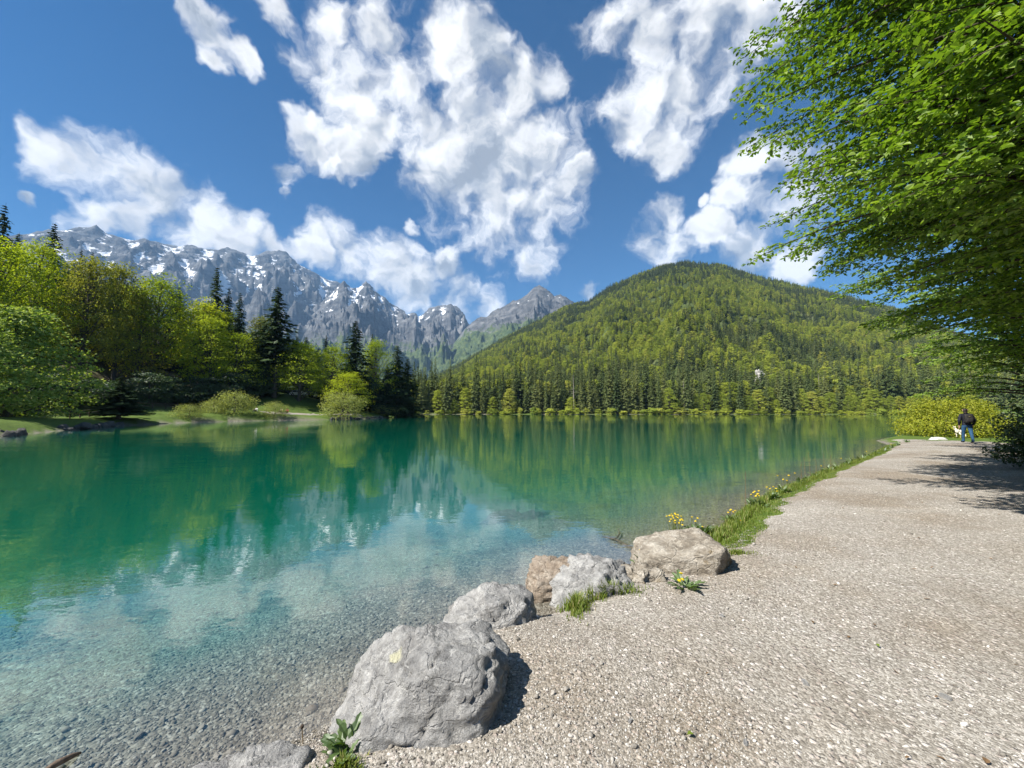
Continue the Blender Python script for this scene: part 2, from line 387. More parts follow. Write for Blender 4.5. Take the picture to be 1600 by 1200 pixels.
def rock_mat(name, dark, mid, light, lichen=None, band=1.0, scale=1.0):
    m, n = mat(name)
    tc = n.node('ShaderNodeTexCoord'); P = tc.outputs['Object']
    mp = n.node('ShaderNodeMapping', None, Vector=P); mp.inputs['Rotation'].default_value = (.5, .4, .8); mp.inputs['Scale'].default_value = (1, 1, 1.7)
    f = n.noise(mp.outputs[0], 5 * scale, 10, .72, .15); g = n.noise(P, 26 * scale, 6, .7); big = n.noise(P, 2.2 * scale, 4, .6)
    col = n.ramp(f, [(.28, dark), (.48, mid), (.68, light)])
    col = n.mix(n.maprange(g, .35, .7, 0, .6), col, n.mix(1.0, col, (.62, .61, .60), 'MULTIPLY'))
    vein = n.math('ABSOLUTE', n.math('SUBTRACT', n.noise(mp.outputs[0], 3.4 * scale, 8, .65, .3), .5))
    col = n.mix(n.maprange(vein, .0, .014, .45, 0), col, (min(1, light[0] * 1.35), min(1, light[1] * 1.35), min(1, light[2] * 1.32)))
    col = n.mix(n.maprange(big, .5, .72, 0, .55), col, n.mix(1.0, col, (.7, .66, .60), 'MULTIPLY'))
    if lichen:
        col = n.mix(n.maprange(n.noise(P, 3.6, 5, .6), .60, .68, 0, .8), col, lichen)
    at_ = n.node('ShaderNodeAttribute', {'attribute_name': 'lichen'})
    col = n.mix(n.math('MULTIPLY', at_.outputs['Fac'], n.maprange(g, .3, .55, .25, .75)), col, (.56, .54, .36))
    vo = n.voro(n.vmath('ADD', mp.outputs[0], n.vmath('SCALE', n.noise(P, 6, 4, fac=False), scale=.25)), 4.2 * scale, 'DISTANCE_TO_EDGE', 0)
    crack = n.maprange(vo, 0, .05)
    h = n.math('ADD', n.math('MULTIPLY', f, 1.0 * band), n.math('ADD', n.math('MULTIPLY', g, .35), n.math('MULTIPLY', crack, .12)))
    p = n.node('ShaderNodeBsdfPrincipled', None, Base_Color=col, Roughness=.85)
    p.inputs['Specular IOR Level'].default_value = .2
    n.l.new(n.bump(h, 1.0, .075), p.inputs['Normal'])
    out_surf(n, p.outputs[0])
rock_mat('rock_grey', (.12, .12, .12), (.30, .297, .288), (.46, .455, .44))
rock_mat('rock_pale', (.10, .08, .058), (.29, .255, .205), (.54, .50, .43), (.22, .165, .09), 1.0)
rock_mat('rock_brown', (.16, .12, .085), (.30, .245, .19), (.44, .39, .33), (.28, .15, .06), 1.2)
rock_mat('rock_white', (.45, .44, .42), (.60, .59, .57), (.75, .74, .72))
rock_mat('rock_bank', (.035, .036, .034), (.075, .074, .068), (.14, .136, .125))
rock_mat('rock_cliff', (.18, .17, .15), (.32, .31, .285), (.48, .46, .43), None, 1, .06)
def mountain_mat():
    m, n = mat('mountain_rock')
    geo = n.node('ShaderNodeNewGeometry'); P = geo.outputs['Position']
    mp = n.node('ShaderNodeMapping', None, Vector=P); mp.inputs['Scale'].default_value = (1, 1, 2.6)
    f = n.noise(mp.outputs[0], .0045, 10, .66, .4); g = n.noise(P, .02, 8, .7)
    col = n.ramp(f, [(.3, (.042, .044, .047)), (.5, (.105, .107, .11)), (.7, (.21, .208, .205))])
    col = n.mix(n.maprange(g, .4, .65, 0, .6), col, n.mix(1.0, col, (.55, .55, .56), 'MULTIPLY'))
    veg = n.node('ShaderNodeAttribute', {'attribute_name': 'veg'}); sn = n.node('ShaderNodeAttribute', {'attribute_name': 'snow'})
    vf = n.math('ADD', veg.outputs['Fac'], n.math('MULTIPLY', n.math('SUBTRACT', g, .5), 2.2))
    col = n.mix(n.maprange(vf, .3, .7, 0, .9), col, n.ramp(n.noise(P, .03, 5), [(.35, (.035, .06, .022)), (.65, (.10, .13, .04))]))
    sf = n.math('ADD', sn.outputs['Fac'], n.math('MULTIPLY', n.math('SUBTRACT', n.noise(mp.outputs[0], .011, 8, .66), .5), 1.7))
    col = n.mix(n.maprange(sf, .47, .58), col, (.80, .82, .85))
    p = n.node('ShaderNodeBsdfDiffuse', None, Color=col)
    n.l.new(n.bump(n.math('ADD', f, n.math('MULTIPLY', g, .5)), .8, 40), p.inputs['Normal'])
    out_surf(n, p.outputs[0])
mountain_mat()
def hill_mat():
    m, n = mat('hill_floor')
    geo = n.node('ShaderNodeNewGeometry'); P = geo.outputs['Position']
    col = n.ramp(n.noise(P, .03, 6, .65), [(.3, (.03, .04, .015)), (.55, (.06, .08, .025)), (.75, (.12, .12, .07))])
    p = n.node('ShaderNodeBsdfDiffuse', None, Color=col); out_surf(n, p.outputs[0])
hill_mat()
# ------------------------------------------------------------------ the lie of the land
SHORE = [(-3.4, 0.6), (-2.3, 1.55), (-1.55, 2.1), (-1.12, 2.45), (-0.80, 2.9), (-0.62, 3.3), (-0.2, 3.65), (0.3, 3.72), (0.75, 4.35), (1.45, 4.75), (2.0, 5.15),
         (2.75, 5.75), (5.0, 8.2), (8.8, 11.5), (15.1, 16.6), (21, 21.9), (23.2, 25), (27.5, 28.4), (34, 32), (45, 37), (60, 41), (90, 45),
         (150, 62), (215, 120), (240, 190), (170, 216), (120, 212), (60, 214), (0, 211), (-30, 214), (-50, 209), (-62, 190), (-60, 150), (-43, 126),
         (-35.5, 116), (-34, 104), (-36, 89), (-45, 79), (-50, 74), (-53, 64), (-50.5, 50.5), (-44, 38.6), (-38, 29), (-31, 14), (-18, 1), (-8, -3)]
SH = np.array(SHORE, float)
def sdist(X, Y):
    """signed distance to the shore: positive on land"""
    P = np.stack([X, Y], -1).reshape(-1, 2); best = np.full(len(P), 1e18); ins = np.zeros(len(P), bool)
    n = len(SH)
    for i in range(n):
        a, b = SH[i], SH[(i + 1) % n]; ab = b - a; ap = P - a
        t = np.clip((ap @ ab) / (ab @ ab), 0, 1); d = ap - t[:, None] * ab
        best = np.minimum(best, (d * d).sum(1))
        c = ((a[1] > P[:, 1]) != (b[1] > P[:, 1]))
        with np.errstate(divide='ignore', invalid='ignore'):
            xi = (b[0] - a[0]) * (P[:, 1] - a[1]) / (b[1] - a[1] if b[1] != a[1] else 1e-9) + a[0]
        ins ^= c & (P[:, 0] < xi)
    s = np.sqrt(best); s[ins] *= -1
    return s.reshape(np.shape(X))
P0 = np.array([2.77, 4.9]); E1 = np.array([.76, .65]); E2 = np.array([.65, -.76])
def tperp(X, Y):
    dx, dy = X - P0[0], Y - P0[1]; return dx * E1[0] + dy * E1[1], dx * E2[0] + dy * E2[1]
def height(X, Y, s=None):
    X = np.asarray(X, float); Y = np.asarray(Y, float)
    if s is None: s = sdist(X, Y)
    Pn = np.stack([X.ravel(), Y.ravel(), np.zeros(X.size)], 1)
    near = np.hypot(X, Y)
    wob = perlin(Pn * .9).reshape(X.shape); wob2 = perlin(Pn * 3.1 + 5).reshape(X.shape); wob3 = perlin(Pn * .05 + 3).reshape(X.shape)
    d = np.maximum(-s, 0)
    d = np.maximum(0, d + perlin(Pn * .22 + 8).reshape(X.shape) * 1.0 * np.clip(d / 2.5, 0, 1) + perlin(Pn * .6 + 2).reshape(X.shape) * .5 * np.clip(d / 1.5, 0, 1))
    raw = .105 * d + .0045 * d * d
    bed = -8 * (1 - np.exp(-raw / 8)) + (wob * .05 + wob2 * .015) * np.clip(d / 3, 0, 1)
    sp = np.maximum(s, 0)
    t, p = tperp(X, Y)
    hn = .25 * (1 - np.exp(-sp / .45)) + wob * .012 + np.maximum(0, p - 4.6) * .28 * (X > 0)
    hn = np.minimum(hn, 12)
    hl = 1.35 * (1 - np.exp(-sp / 2.0)) + .02 * sp + .27 * np.maximum(0, sp - 9) + wob * .08
    hl = 60 * (1 - np.exp(-hl / 60)) + wob3 * np.clip(sp / 30, 0, 1) * 4
    hf = .8 * (1 - np.exp(-sp / 3)) + 40 * (1 - np.exp(-.04 * sp / 40)) + wob * .1
    wl = sstep(-X, 6, 22) * (1 - sstep(Y, 150, 190)); wf = sstep(Y, 110, 170) * (1 - wl)
    far = sstep(np.hypot(X, Y), 700, 1500)
    land = hl * wl + hf * wf + hn * (1 - wl - wf); land = land * (1 - far) + 35 * far
    return np.where(s < 0, bed, land + .004)
def hz(x, y): return float(height(np.array([x]), np.array([y]))[0])
# ground: one sheet on a polar grid, finest in front of the camera, out to the horizon
fr = np.linspace(-62, 62, 560); bk = np.linspace(62, 298, 90)[1:]
ang = np.radians(np.concatenate([fr, bk])); na = len(ang)
rad = np.concatenate([np.geomspace(.35, 40, 270), np.geomspace(40, 13000, 150)[1:]]); nr = len(rad)
RA, AA = np.meshgrid(rad, ang, indexing='ij')
GX, GY = RA * np.sin(AA), RA * np.cos(AA); GS = sdist(GX, GY); GZ = height(GX, GY, GS)
F = grid_faces(nr, na)
i = np.arange(nr - 1); F = np.concatenate([F, np.stack([i * na + na - 1, i * na, (i + 1) * na, (i + 1) * na + na - 1], 1)])
GT, GP = tperp(GX, GY)
gn = perlin(np.stack([GX.ravel() * 1.7, GY.ravel() * 1.7, GX.ravel() * 0], 1)).reshape(GX.shape)
turf_near = sstep(GS + gn * .25, .05, .3) * sstep(GT, -.3, .6)
leftm = sstep(-GX, 8, 25); farm = sstep(GY, 120, 170)
turf = np.maximum(turf_near, sstep(GS + gn * .3, -.15, .25) * np.maximum(leftm * (1 - sstep(GS, 9, 14) * .75), farm))
soil = np.maximum(sstep(GS, 6, 14) * leftm, sstep(GS, .3, 1.2) * farm)
soil = np.maximum(soil, sstep(GP, 3.5, 5))
Vg = np.stack([GX.ravel(), GY.ravel(), GZ.ravel()], 1)
Vg = np.concatenate([Vg, [[0, 0, hz(0, 0)]]]); ctr = len(Vg) - 1
j = np.arange(na); cap = np.stack([np.full(na, ctr), (j + 1) % na, j], 1)
tag(link('ground', np_mesh('ground', Vg, [F[:, ::-1], cap[:, ::-1]], 'ground', True, {'turf': np.append(turf.ravel(), 0), 'soil': np.append(soil.ravel(), 0)})), kind='structure')
# water: one closed body whose top is the lake surface
bm = bmesh.new(); bmesh.ops.create_cube(bm, size=1)
for v in bm.verts: v.co = Vector((v.co.x * 420 + 50, v.co.y * 330 + 118, (v.co.z - .5) * 16))
me = bpy.data.meshes.new('lake_water'); bm.to_mesh(me); bm.free(); me.materials.append(MATS['water'])
tag(link('lake_water', me), kind='structure')
# gravel path
def path_sheet(name, ts, ps, wfun, lift=.02):
    T, Pp = np.meshgrid(ts, ps, indexing='ij')
    X = P0[0] + T * E1[0] + Pp * E2[0]; Y = P0[1] + T * E1[1] + Pp * E2[1]
    return X, Y, T, Pp
ts = np.concatenate([np.arange(-9, 6, .07), np.arange(6, 31, .16)]); ps = np.arange(-2.6, 6.2, .075)
X, Y, T, Pp = path_sheet('path', ts, ps, None)
S = sdist(X, Y); nz = fbm(np.stack([X.ravel() * 1.3, Y.ravel() * 1.3, X.ravel() * 0], 1), 4).reshape(X.shape)
W = np.minimum(S - (.10 + .46 * sstep(T, -1.5, .4) - .12 * sstep(T, 8, 16)) + nz * .13, (4.7 - 1.2 * sstep(T, 6, 18)) + nz * .5 - Pp)
W = np.minimum(W, 27 + nz - T)
Z = height(X, Y, S) + np.where(W > 0, .022 * np.clip(W / .2, 0, 1), W * .25) + nz * .006
PATHW = W
Fp = grid_faces(*X.shape); keep = (W.ravel()[Fp] > -.12).all(1)
tag(link('path', np_mesh('path', np.stack([X.ravel(), Y.ravel(), Z.ravel()], 1), Fp[keep], 'gravel')), kind='structure')
# gravel flat on the left bank
t2 = np.linspace(0, 1, 60); w2 = np.linspace(-1, 1, 14)
A2, B2 = np.array([-52., 81]), np.array([-38.5, 97])
TT, WW = np.meshgrid(t2, w2, indexing='ij')
nz2 = perlin(np.stack([TT.ravel() * 9, WW.ravel() * 2, TT.ravel() * 0], 1)).reshape(TT.shape)
X = A2[0] + (B2[0] - A2[0]) * TT - .764 * WW * 3.2; Y = A2[1] + (B2[1] - A2[1]) * TT + .645 * WW * (3.2 + nz2)
Z = height(X, Y) + .10 - .25 * (np.abs(WW) > .9)
tag(link('gravel_clearing', np_mesh('gravel_clearing', np.stack([X.ravel(), Y.ravel(), Z.ravel()], 1), grid_faces(60, 14)[:, ::-1], 'gravel')), kind='structure')
# ------------------------------------------------------------------ mountains and the wooded hill
def ridge_terrain(px, R, r0, base, seed, amp, na, ns, pw=1.25, lat=420., veg=(250, 700), snow=(.55, 500, 1500), drop=.55, rfun=None):
    px = np.array(px, float)
    dirs = np.array([ray(u, v) for u, v in px]); az = np.arctan2(dirs[:, 0], dirs[:, 1]); te = dirs[:, 2] / np.hypot(dirs[:, 0], dirs[:, 1])
    A = np.linspace(az[0], az[-1], na); TE = np.interp(A, az, te)
    s = np.concatenate([np.linspace(0, 1, ns), np.linspace(1, 1.3, max(6, ns // 6))[1:]])
    AA, SS = np.meshgrid(A, s, indexing='ij')
    RR = R if rfun is None else rfun(AA)
    r0 = r0 if not callable(r0) else r0(AA)
    r = r0 + (RR - r0) * SS
    H = CZ + RR * np.interp(AA, A, TE)
    X, Y = r * np.sin(AA), r * np.cos(AA)
    up = np.clip(SS, 0, 1) ** pw; dn = np.clip(SS - 1, 0, 1)
    h = base + (H - base) * (up - dn * drop / .3)
    L = AA * R / lat
    n1 = ridged(np.stack([L.ravel() + seed, SS.ravel() * 1.6 + seed * .3, np.full(SS.size, seed * 1.7)], 1), 6).reshape(SS.shape)
    n2 = fbm(np.stack([X.ravel() / (lat * .30), Y.ravel() / (lat * .30), h.ravel() / (lat * .3)], 1), 5).reshape(SS.shape)
    env = np.clip(SS * 4, 0, 1) * (.22 + .78 * np.clip((1 - SS) * 3.2, 0, 1))
    n3 = ridged(np.stack([X.ravel() / (lat * .5), Y.ravel() / (lat * .5), h.ravel() / (lat * .9)], 1), 6).reshape(SS.shape)
    rough = amp * (H - base) * ((n1 - .95) * .42 * env + (n3 - .95) * .40 * env + n2 * .30 * env)
    h = h + rough
    # snow lies in hollows and on ledges, high up
    k = max(2, na // 90); sm = h.copy()
    for _ in range(3): sm = (np.roll(sm, k, 0) + np.roll(sm, -k, 0) + sm) / 3
    conc = (sm - h) / (amp * (H - base) * .14 + 1e-6)
    sn = np.clip(conc * .95 + .36, 0, 1) * sstep(h, snow[1], snow[2]) * snow[0] * 1.9
    vg = 1 - sstep(h, veg[0], veg[1])
    return X, Y, h, sn, vg
def mountain(name, px, *a, **k):
    X, Y, h, sn, vg = ridge_terrain(px, *a, **k)
    me = np_mesh(name, np.stack([X.ravel(), Y.ravel(), h.ravel()], 1), grid_faces(*X.shape)[:, ::-1], 'mountain_rock', True, {'snow': sn.ravel(), 'veg': vg.ravel()})
    tag(link(name, me), kind='structure')
mountain('mountain', [(-160, 400), (-60, 372), (40, 362), (95, 353), (118, 352), (150, 351), (168, 358), (190, 363), (212, 373), (245, 374), (275, 379), (305, 380), (340, 386), (372, 391), (392, 396),
    (420, 385), (445, 392), (470, 412), (485, 420), (505, 433), (520, 436), (560, 448), (620, 480), (660, 520), (720, 570)], 6800, 2600, 40, 3.1, .20, 760, 230, 1.15, 900., (300, 1100), (.48, 600, 1900))
mountain('mountain_peak', [(440, 560), (480, 500), (505, 470), (522, 455), (537, 440), (548, 446), (557, 450), (564, 446), (572, 440), (579, 446), (585, 456), (594, 462), (602, 463), (612, 474), (622, 480),
    (636, 490), (648, 486), (655, 492), (662, 488), (672, 480), (690, 476), (705, 471), (716, 478), (724, 488), (732, 503), (745, 520), (780, 560)], 5200, 2100, 40, 7.7, .22, 560, 200, 1.2, 560., (250, 900), (.60, 650, 1500))
mountain('mountain_shoulder', [(660, 585), (690, 560), (712, 532), (732, 508), (746, 498), (760, 494), (775, 484), (790, 475), (806, 466), (822, 458), (838, 449), (848, 447), (857, 452), (866, 459), (876, 457), (884, 463),
    (905, 480), (960, 520), (1000, 560)], 3900, 1700, 40, 12.4, .18, 420, 160, 1.2, 420., (560, 900), (.36, 760, 1150))
HILLPX = [(585, 640), (630, 618), (680, 592), (715, 573), (760, 548), (800, 524), (850, 500), (885, 482), (920, 474), (950, 452), (1000, 429), (1040, 416), (1075, 411), (1130, 416), (1180, 432), (1240, 448), (1300, 460),
          (1350, 472), (1400, 488), (1450, 508), (1520, 535), (1600, 560), (1750, 590)]
HR = 1450.
HR0 = lambda a: np.interp(a, [-.6, 0, .35, .55, .7, .85, 1.2], [262, 250, 262, 292, 330, 345, 345])
HXg, HYg, HHg, _, _ = ridge_terrain(HILLPX, HR, HR0, 2.0, 4.4, .085, 260, 110, 1.08, 210.)
tag(link('hill', np_mesh('hill', np.stack([HXg.ravel(), HYg.ravel(), HHg.ravel()], 1), grid_faces(*HXg.shape)[:, ::-1], 'hill_floor')), kind='structure')
# ------------------------------------------------------------------ haze: even air round everything
m, n = mat('haze_air')
pv = n.node('ShaderNodeVolumePrincipled', None, Color=(.36, .62, 1.0, 1), Density=5.5e-5, Anisotropy=0.0)
o = n.node('ShaderNodeOutputMaterial'); n.l.new(pv.outputs[0], o.inputs['Volume'])
bm = bmesh.new(); bmesh.ops.create_cube(bm, size=1)
for v in bm.verts: v.co = Vector((v.co.x * 28000, v.co.y * 28000, (v.co.z + .5) * 2620 - 20))
me = bpy.data.meshes.new('haze'); bm.to_mesh(me); bm.free(); me.materials.append(m)
tag(link('haze', me), kind='stuff')
# ------------------------------------------------------------------ scattering of uncountable stuff
def scatter(name, pts, rot, scl, idx, protos, normal_tilt=None):
    """one object: points carrying instances of the prototype meshes"""
    col = bpy.data.collections.new(name + '_kinds')
    for k, me in enumerate(protos): col.objects.link(bpy.data.objects.new('%s_%02d' % (name, k), me))
    me = bpy.data.meshes.new(name); me.vertices.add(len(pts)); me.vertices.foreach_set('co', np.asarray(pts, np.float32).ravel())
    a = me.attributes.new('rot', 'FLOAT_VECTOR', 'POINT'); a.data.foreach_set('vector', np.asarray(rot, np.float32).ravel())
    a = me.attributes.new('scl', 'FLOAT_VECTOR', 'POINT'); a.data.foreach_set('vector', np.asarray(scl, np.float32).ravel())
    a = me.attributes.new('idx', 'INT', 'POINT'); a.data.foreach_set('value', np.asarray(idx, np.int32))
    ob = link(name, me)
    g = bpy.data.node_groups.new(name, 'GeometryNodeTree')
    g.interface.new_socket('Geometry', in_out='INPUT', socket_type='NodeSocketGeometry'); g.interface.new_socket('Geometry', in_out='OUTPUT', socket_type='NodeSocketGeometry')
    N = g.nodes; gi = N.new('NodeGroupInput'); go = N.new('NodeGroupOutput')
    ci = N.new('GeometryNodeCollectionInfo'); ci.inputs[0].default_value = col; ci.inputs[1].default_value = True; ci.inputs[2].default_value = True
    ip = N.new('GeometryNodeInstanceOnPoints'); ip.inputs['Pick Instance'].default_value = True
    def attr(nm, ty):
        x = N.new('GeometryNodeInputNamedAttribute'); x.data_type = ty; x.inputs[0].default_value = nm; return x.outputs[0]
    L = g.links
    L.new(gi.outputs[0], ip.inputs['Points']); L.new(ci.outputs[0], ip.inputs['Instance'])
    L.new(attr('idx', 'INT'), ip.inputs['Instance Index']); L.new(attr('scl', 'FLOAT_VECTOR'), ip.inputs['Scale'])
    e2r = N.new('FunctionNodeEulerToRotation'); L.new(attr('rot', 'FLOAT_VECTOR'), e2r.inputs[0]); L.new(e2r.outputs[0], ip.inputs['Rotation'])
    L.new(ip.outputs[0], go.inputs[0])
    md = ob.modifiers.new('scatter', 'NODES'); md.node_group = g
    return tag(ob, kind='stuff')
# ------------------------------------------------------------------ trees
def unit(v): return v / (np.linalg.norm(v, axis=-1, keepdims=True) + 1e-9)
def cards(c, nrm, size, rng, aspect=.75):
    """one bent leaf card (2 triangles' worth of quad) at each centre"""
    n = len(c); nrm = unit(nrm)
    a = unit(np.cross(nrm, rng.normal(size=(n, 3)))); b = np.cross(nrm, a)
    s = (np.asarray(size) * np.ones(n))[:, None]
    bend = nrm * s * .22
    V = np.stack([c - a * s * .5 + bend * .3, c - b * s * .5 * aspect - bend, c + a * s * .5 + bend * .3, c + b * s * .5 * aspect - bend], 1).reshape(-1, 3)
    return V, np.arange(4 * n).reshape(n, 4)
def deciduous(seed, H, R, nclump=95, per=70, leaf=.34, low=.20, kind='leaf_fresh', top=.95, flat=.42):
    rng = np.random.default_rng(seed)
    lean = rng.normal(size=2) * .02 * H
    zt = np.linspace(0, 1, 9); tp = np.stack([lean[0] * zt ** 1.5 + np.sin(zt * 5 + seed) * .12, lean[1] * zt ** 1.5 + np.cos(zt * 4 + seed) * .12, zt * H * .86], 1)
    parts = [tube(tp, .017 * H * (1 - zt) ** .8 + .03, 7)]
    V, F, off = [], [], 0
    k = np.arange(nclump); ga = k * 2.39996 + rng.uniform(0, 6)
    zz = low + (top - low) * ((k + .5) / nclump) ** .9
    prof = np.sin(np.clip((zz - low + .10) / (top - low + .14), 0, 1) ** (.72 if H < 12 else .55) * math.pi) ** .70
    rr = R * prof * (rng.uniform(.35, 1.0, nclump) ** .5) * (1 + .28 * np.sin(ga * 2 + seed) )
    cx = np.stack([rr * np.cos(ga), rr * np.sin(ga), zz * H], 1) + rng.normal(size=(nclump, 3)) * [.35, .35, .3]
    cx[:, 0] += lean[0] * zz; cx[:, 1] += lean[1] * zz
    for q in range(nclump):
        tz = max(.1, zz[q] - .12 - .12 * rng.random()); i0 = tp[min(8, int(tz / .86 * 8))]
        if q % 2 == 0:
            mid = (i0 + cx[q]) / 2 + [0, 0, -.03 * H * rng.random()]
            parts.append(tube([i0, mid, cx[q]], [.005 * H, .0032 * H, .02], 4))
    N = nclump * per; ci = np.repeat(np.arange(nclump), per)
    sg = (R * .19) * (.75 + .6 * rng.random(nclump))[ci]
    off_ = rng.normal(size=(N, 3)); off_ /= np.maximum(1, np.linalg.norm(off_, axis=1) / 1.7)[:, None]
    c = cx[ci] + off_ * np.stack([sg, sg, sg * flat], 1)
    c[:, 2] -= .10 * np.hypot(off_[:, 0], off_[:, 1]) * sg
    out = unit(c - np.array([0, 0, H * .45])) * .5 + np.array([0, 0, .75]) + rng.normal(size=(N, 3)) * .55
    Vc, Fc = cards(c, out, leaf * rng.uniform(.6, 1.25, N), rng)
    tv, tf = join(parts)
    return np_mesh('trunk', tv, tf, 'bark'), np_mesh('crown', Vc, Fc, kind, False)
def spruce(seed, H, R, kind='needle', low=.06, wh=.42, per=9, nsp=9, ragged=.3, size=1.0):
    rng = np.random.default_rng(seed)
    zt = np.linspace(0, 1, 8); tp = np.stack([np.sin(zt * 3 + seed) * .1, np.cos(zt * 3) * .1, zt * H], 1)
    tv, tf = tube(tp, .011 * H * (1 - zt) + .012, 6)
    zs = np.arange(low * H, H * .985, wh)
    cs, ns, ss, ax = [], [], [], []
    for z in zs:
        q = z / H; r0 = R * (1 - q) ** .82 * min(1, (q - low) / .08 + .55) + .12
        for k in range(per):
            a = rng.uniform(0, 2 * math.pi); L = r0 * (1 + ragged * rng.normal() * .7)
            if L < .1: continue
            d = np.array([math.cos(a), math.sin(a), 0]); side = np.array([-d[1], d[0], 0])
            m = max(3, int(nsp * min(1, L / R + .25))); t = (np.arange(m) + rng.random(m)) / m
            droop = -.34 * L * t ** 1.3 + .16 * L * t ** 3 + (.22 * L * t if q > .8 else 0)
            p = np.outer(t * L, d) + np.stack([t * 0, t * 0, z + droop], 1) + np.outer(rng.normal(size=m) * .16 * (1 - t * .6) * L, side)
            cs.append(p); ns.append(np.tile(d * .45, (m, 1)) + [0, 0, .85] + rng.normal(size=(m, 3)) * .28); ax.append(np.tile(d, (m, 1)) + np.outer(rng.normal(size=m) * .7, side) + [0, 0, -.42])
            ss.append(np.full(m, (.20 * L + .22)) * rng.uniform(.7, 1.3, m) * size)
    c = np.concatenate(cs); nrm = unit(np.concatenate(ns)); a = np.concatenate(ax); s = np.concatenate(ss)[:, None]
    a = unit(a - nrm * (a * nrm).sum(1)[:, None]); b = np.cross(nrm, a)
    n = len(c)
    V = np.stack([c - a * s * .6, c - b * s * .34 - a * s * .05 - nrm * s * .12, c + a * s * .75 - nrm * s * .10, c + b * s * .34 - nrm * s * .12], 1).reshape(-1, 3)
    return np_mesh('trunk', tv, tf, 'bark'), np_mesh('crown', V, np.arange(4 * n).reshape(n, 4), kind, False)
def place_tree(name, kind_meshes, loc, sx, sz, label, cat, group, rz):
    t = empty(name, loc, label, cat, group, rz, (sx, sx, sz))
    link('trunk', kind_meshes[0], t); link('crown', kind_meshes[1], t)
    return t
rnd = random.Random(3)
DEC = [deciduous(s, 20, 5.6, kind=k) for s, k in ((1, 'leaf_fresh'), (2, 'leaf_fresh'), (3, 'leaf_fresh'))]
OLV = [deciduous(s, 20, 5.2, kind='leaf_olive', low=.15, flat=.40) for s in (7, 8)]
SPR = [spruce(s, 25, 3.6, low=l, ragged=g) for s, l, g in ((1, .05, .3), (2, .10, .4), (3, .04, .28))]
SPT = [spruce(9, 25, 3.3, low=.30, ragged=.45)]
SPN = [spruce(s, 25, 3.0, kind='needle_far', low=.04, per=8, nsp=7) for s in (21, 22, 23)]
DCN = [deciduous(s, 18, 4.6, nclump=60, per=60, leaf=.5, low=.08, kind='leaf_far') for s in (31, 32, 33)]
def tree_px(name, protos, Rp, Hp, u, vt, Y, wpx, label, cat, group=None):
    P = atd(u, vt, Y); g = hz(P[0], P[1])
    H = P[2] - g + .1; R = wpx / 2 * Y / FPX * (.82 if name == 'broadleaf_tree' else 1.12 if name == 'spruce_tree' else 1)
    me = protos[rnd.randrange(len(protos))]
    return place_tree(name, me, (P[0], P[1], g - .1), R / Rp, H / Hp, label, cat, group, rnd.uniform(0, 6.28))
D = lambda *a, **k: tree_px('broadleaf_tree', DEC, 5.6, 20, *a, 'tree', **k)
O = lambda *a, **k: tree_px('broadleaf_tree', OLV, 5.2, 20, *a, 'tree', **k)
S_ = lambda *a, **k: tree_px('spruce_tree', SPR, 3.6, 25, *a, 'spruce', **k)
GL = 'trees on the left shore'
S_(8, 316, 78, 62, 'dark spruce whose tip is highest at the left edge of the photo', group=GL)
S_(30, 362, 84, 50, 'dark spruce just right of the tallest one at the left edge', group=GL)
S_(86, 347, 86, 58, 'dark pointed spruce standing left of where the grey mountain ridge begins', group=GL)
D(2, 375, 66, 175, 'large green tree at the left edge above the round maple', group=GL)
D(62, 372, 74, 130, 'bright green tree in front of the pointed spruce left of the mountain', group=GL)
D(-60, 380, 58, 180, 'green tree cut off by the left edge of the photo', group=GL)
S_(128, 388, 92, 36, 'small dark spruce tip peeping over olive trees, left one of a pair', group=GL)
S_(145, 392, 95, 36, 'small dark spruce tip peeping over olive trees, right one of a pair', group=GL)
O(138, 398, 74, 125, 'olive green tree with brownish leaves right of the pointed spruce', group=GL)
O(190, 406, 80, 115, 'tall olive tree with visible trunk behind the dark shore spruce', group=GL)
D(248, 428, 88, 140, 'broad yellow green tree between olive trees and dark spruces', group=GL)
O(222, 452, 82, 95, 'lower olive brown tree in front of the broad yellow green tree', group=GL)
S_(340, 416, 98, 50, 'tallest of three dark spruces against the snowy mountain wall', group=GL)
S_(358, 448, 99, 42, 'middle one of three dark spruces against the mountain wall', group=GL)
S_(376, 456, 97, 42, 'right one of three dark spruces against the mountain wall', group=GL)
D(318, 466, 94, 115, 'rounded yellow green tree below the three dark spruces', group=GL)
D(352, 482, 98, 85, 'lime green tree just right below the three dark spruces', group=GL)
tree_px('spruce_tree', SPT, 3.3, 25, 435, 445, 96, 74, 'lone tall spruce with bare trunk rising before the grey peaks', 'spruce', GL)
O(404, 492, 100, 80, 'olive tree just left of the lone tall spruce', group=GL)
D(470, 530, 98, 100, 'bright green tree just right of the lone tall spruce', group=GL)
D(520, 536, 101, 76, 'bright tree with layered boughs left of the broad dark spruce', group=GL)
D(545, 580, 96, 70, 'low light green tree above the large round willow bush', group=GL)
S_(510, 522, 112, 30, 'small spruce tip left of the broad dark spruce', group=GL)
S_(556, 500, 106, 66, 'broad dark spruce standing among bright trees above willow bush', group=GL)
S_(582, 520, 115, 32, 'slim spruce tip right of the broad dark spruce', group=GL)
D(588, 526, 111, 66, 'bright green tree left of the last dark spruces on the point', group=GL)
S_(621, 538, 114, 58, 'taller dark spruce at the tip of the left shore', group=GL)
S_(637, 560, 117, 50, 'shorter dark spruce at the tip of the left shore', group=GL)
S_(606, 572, 110, 44, 'low dark spruce tucked against the last bright tree on the point', group=GL)
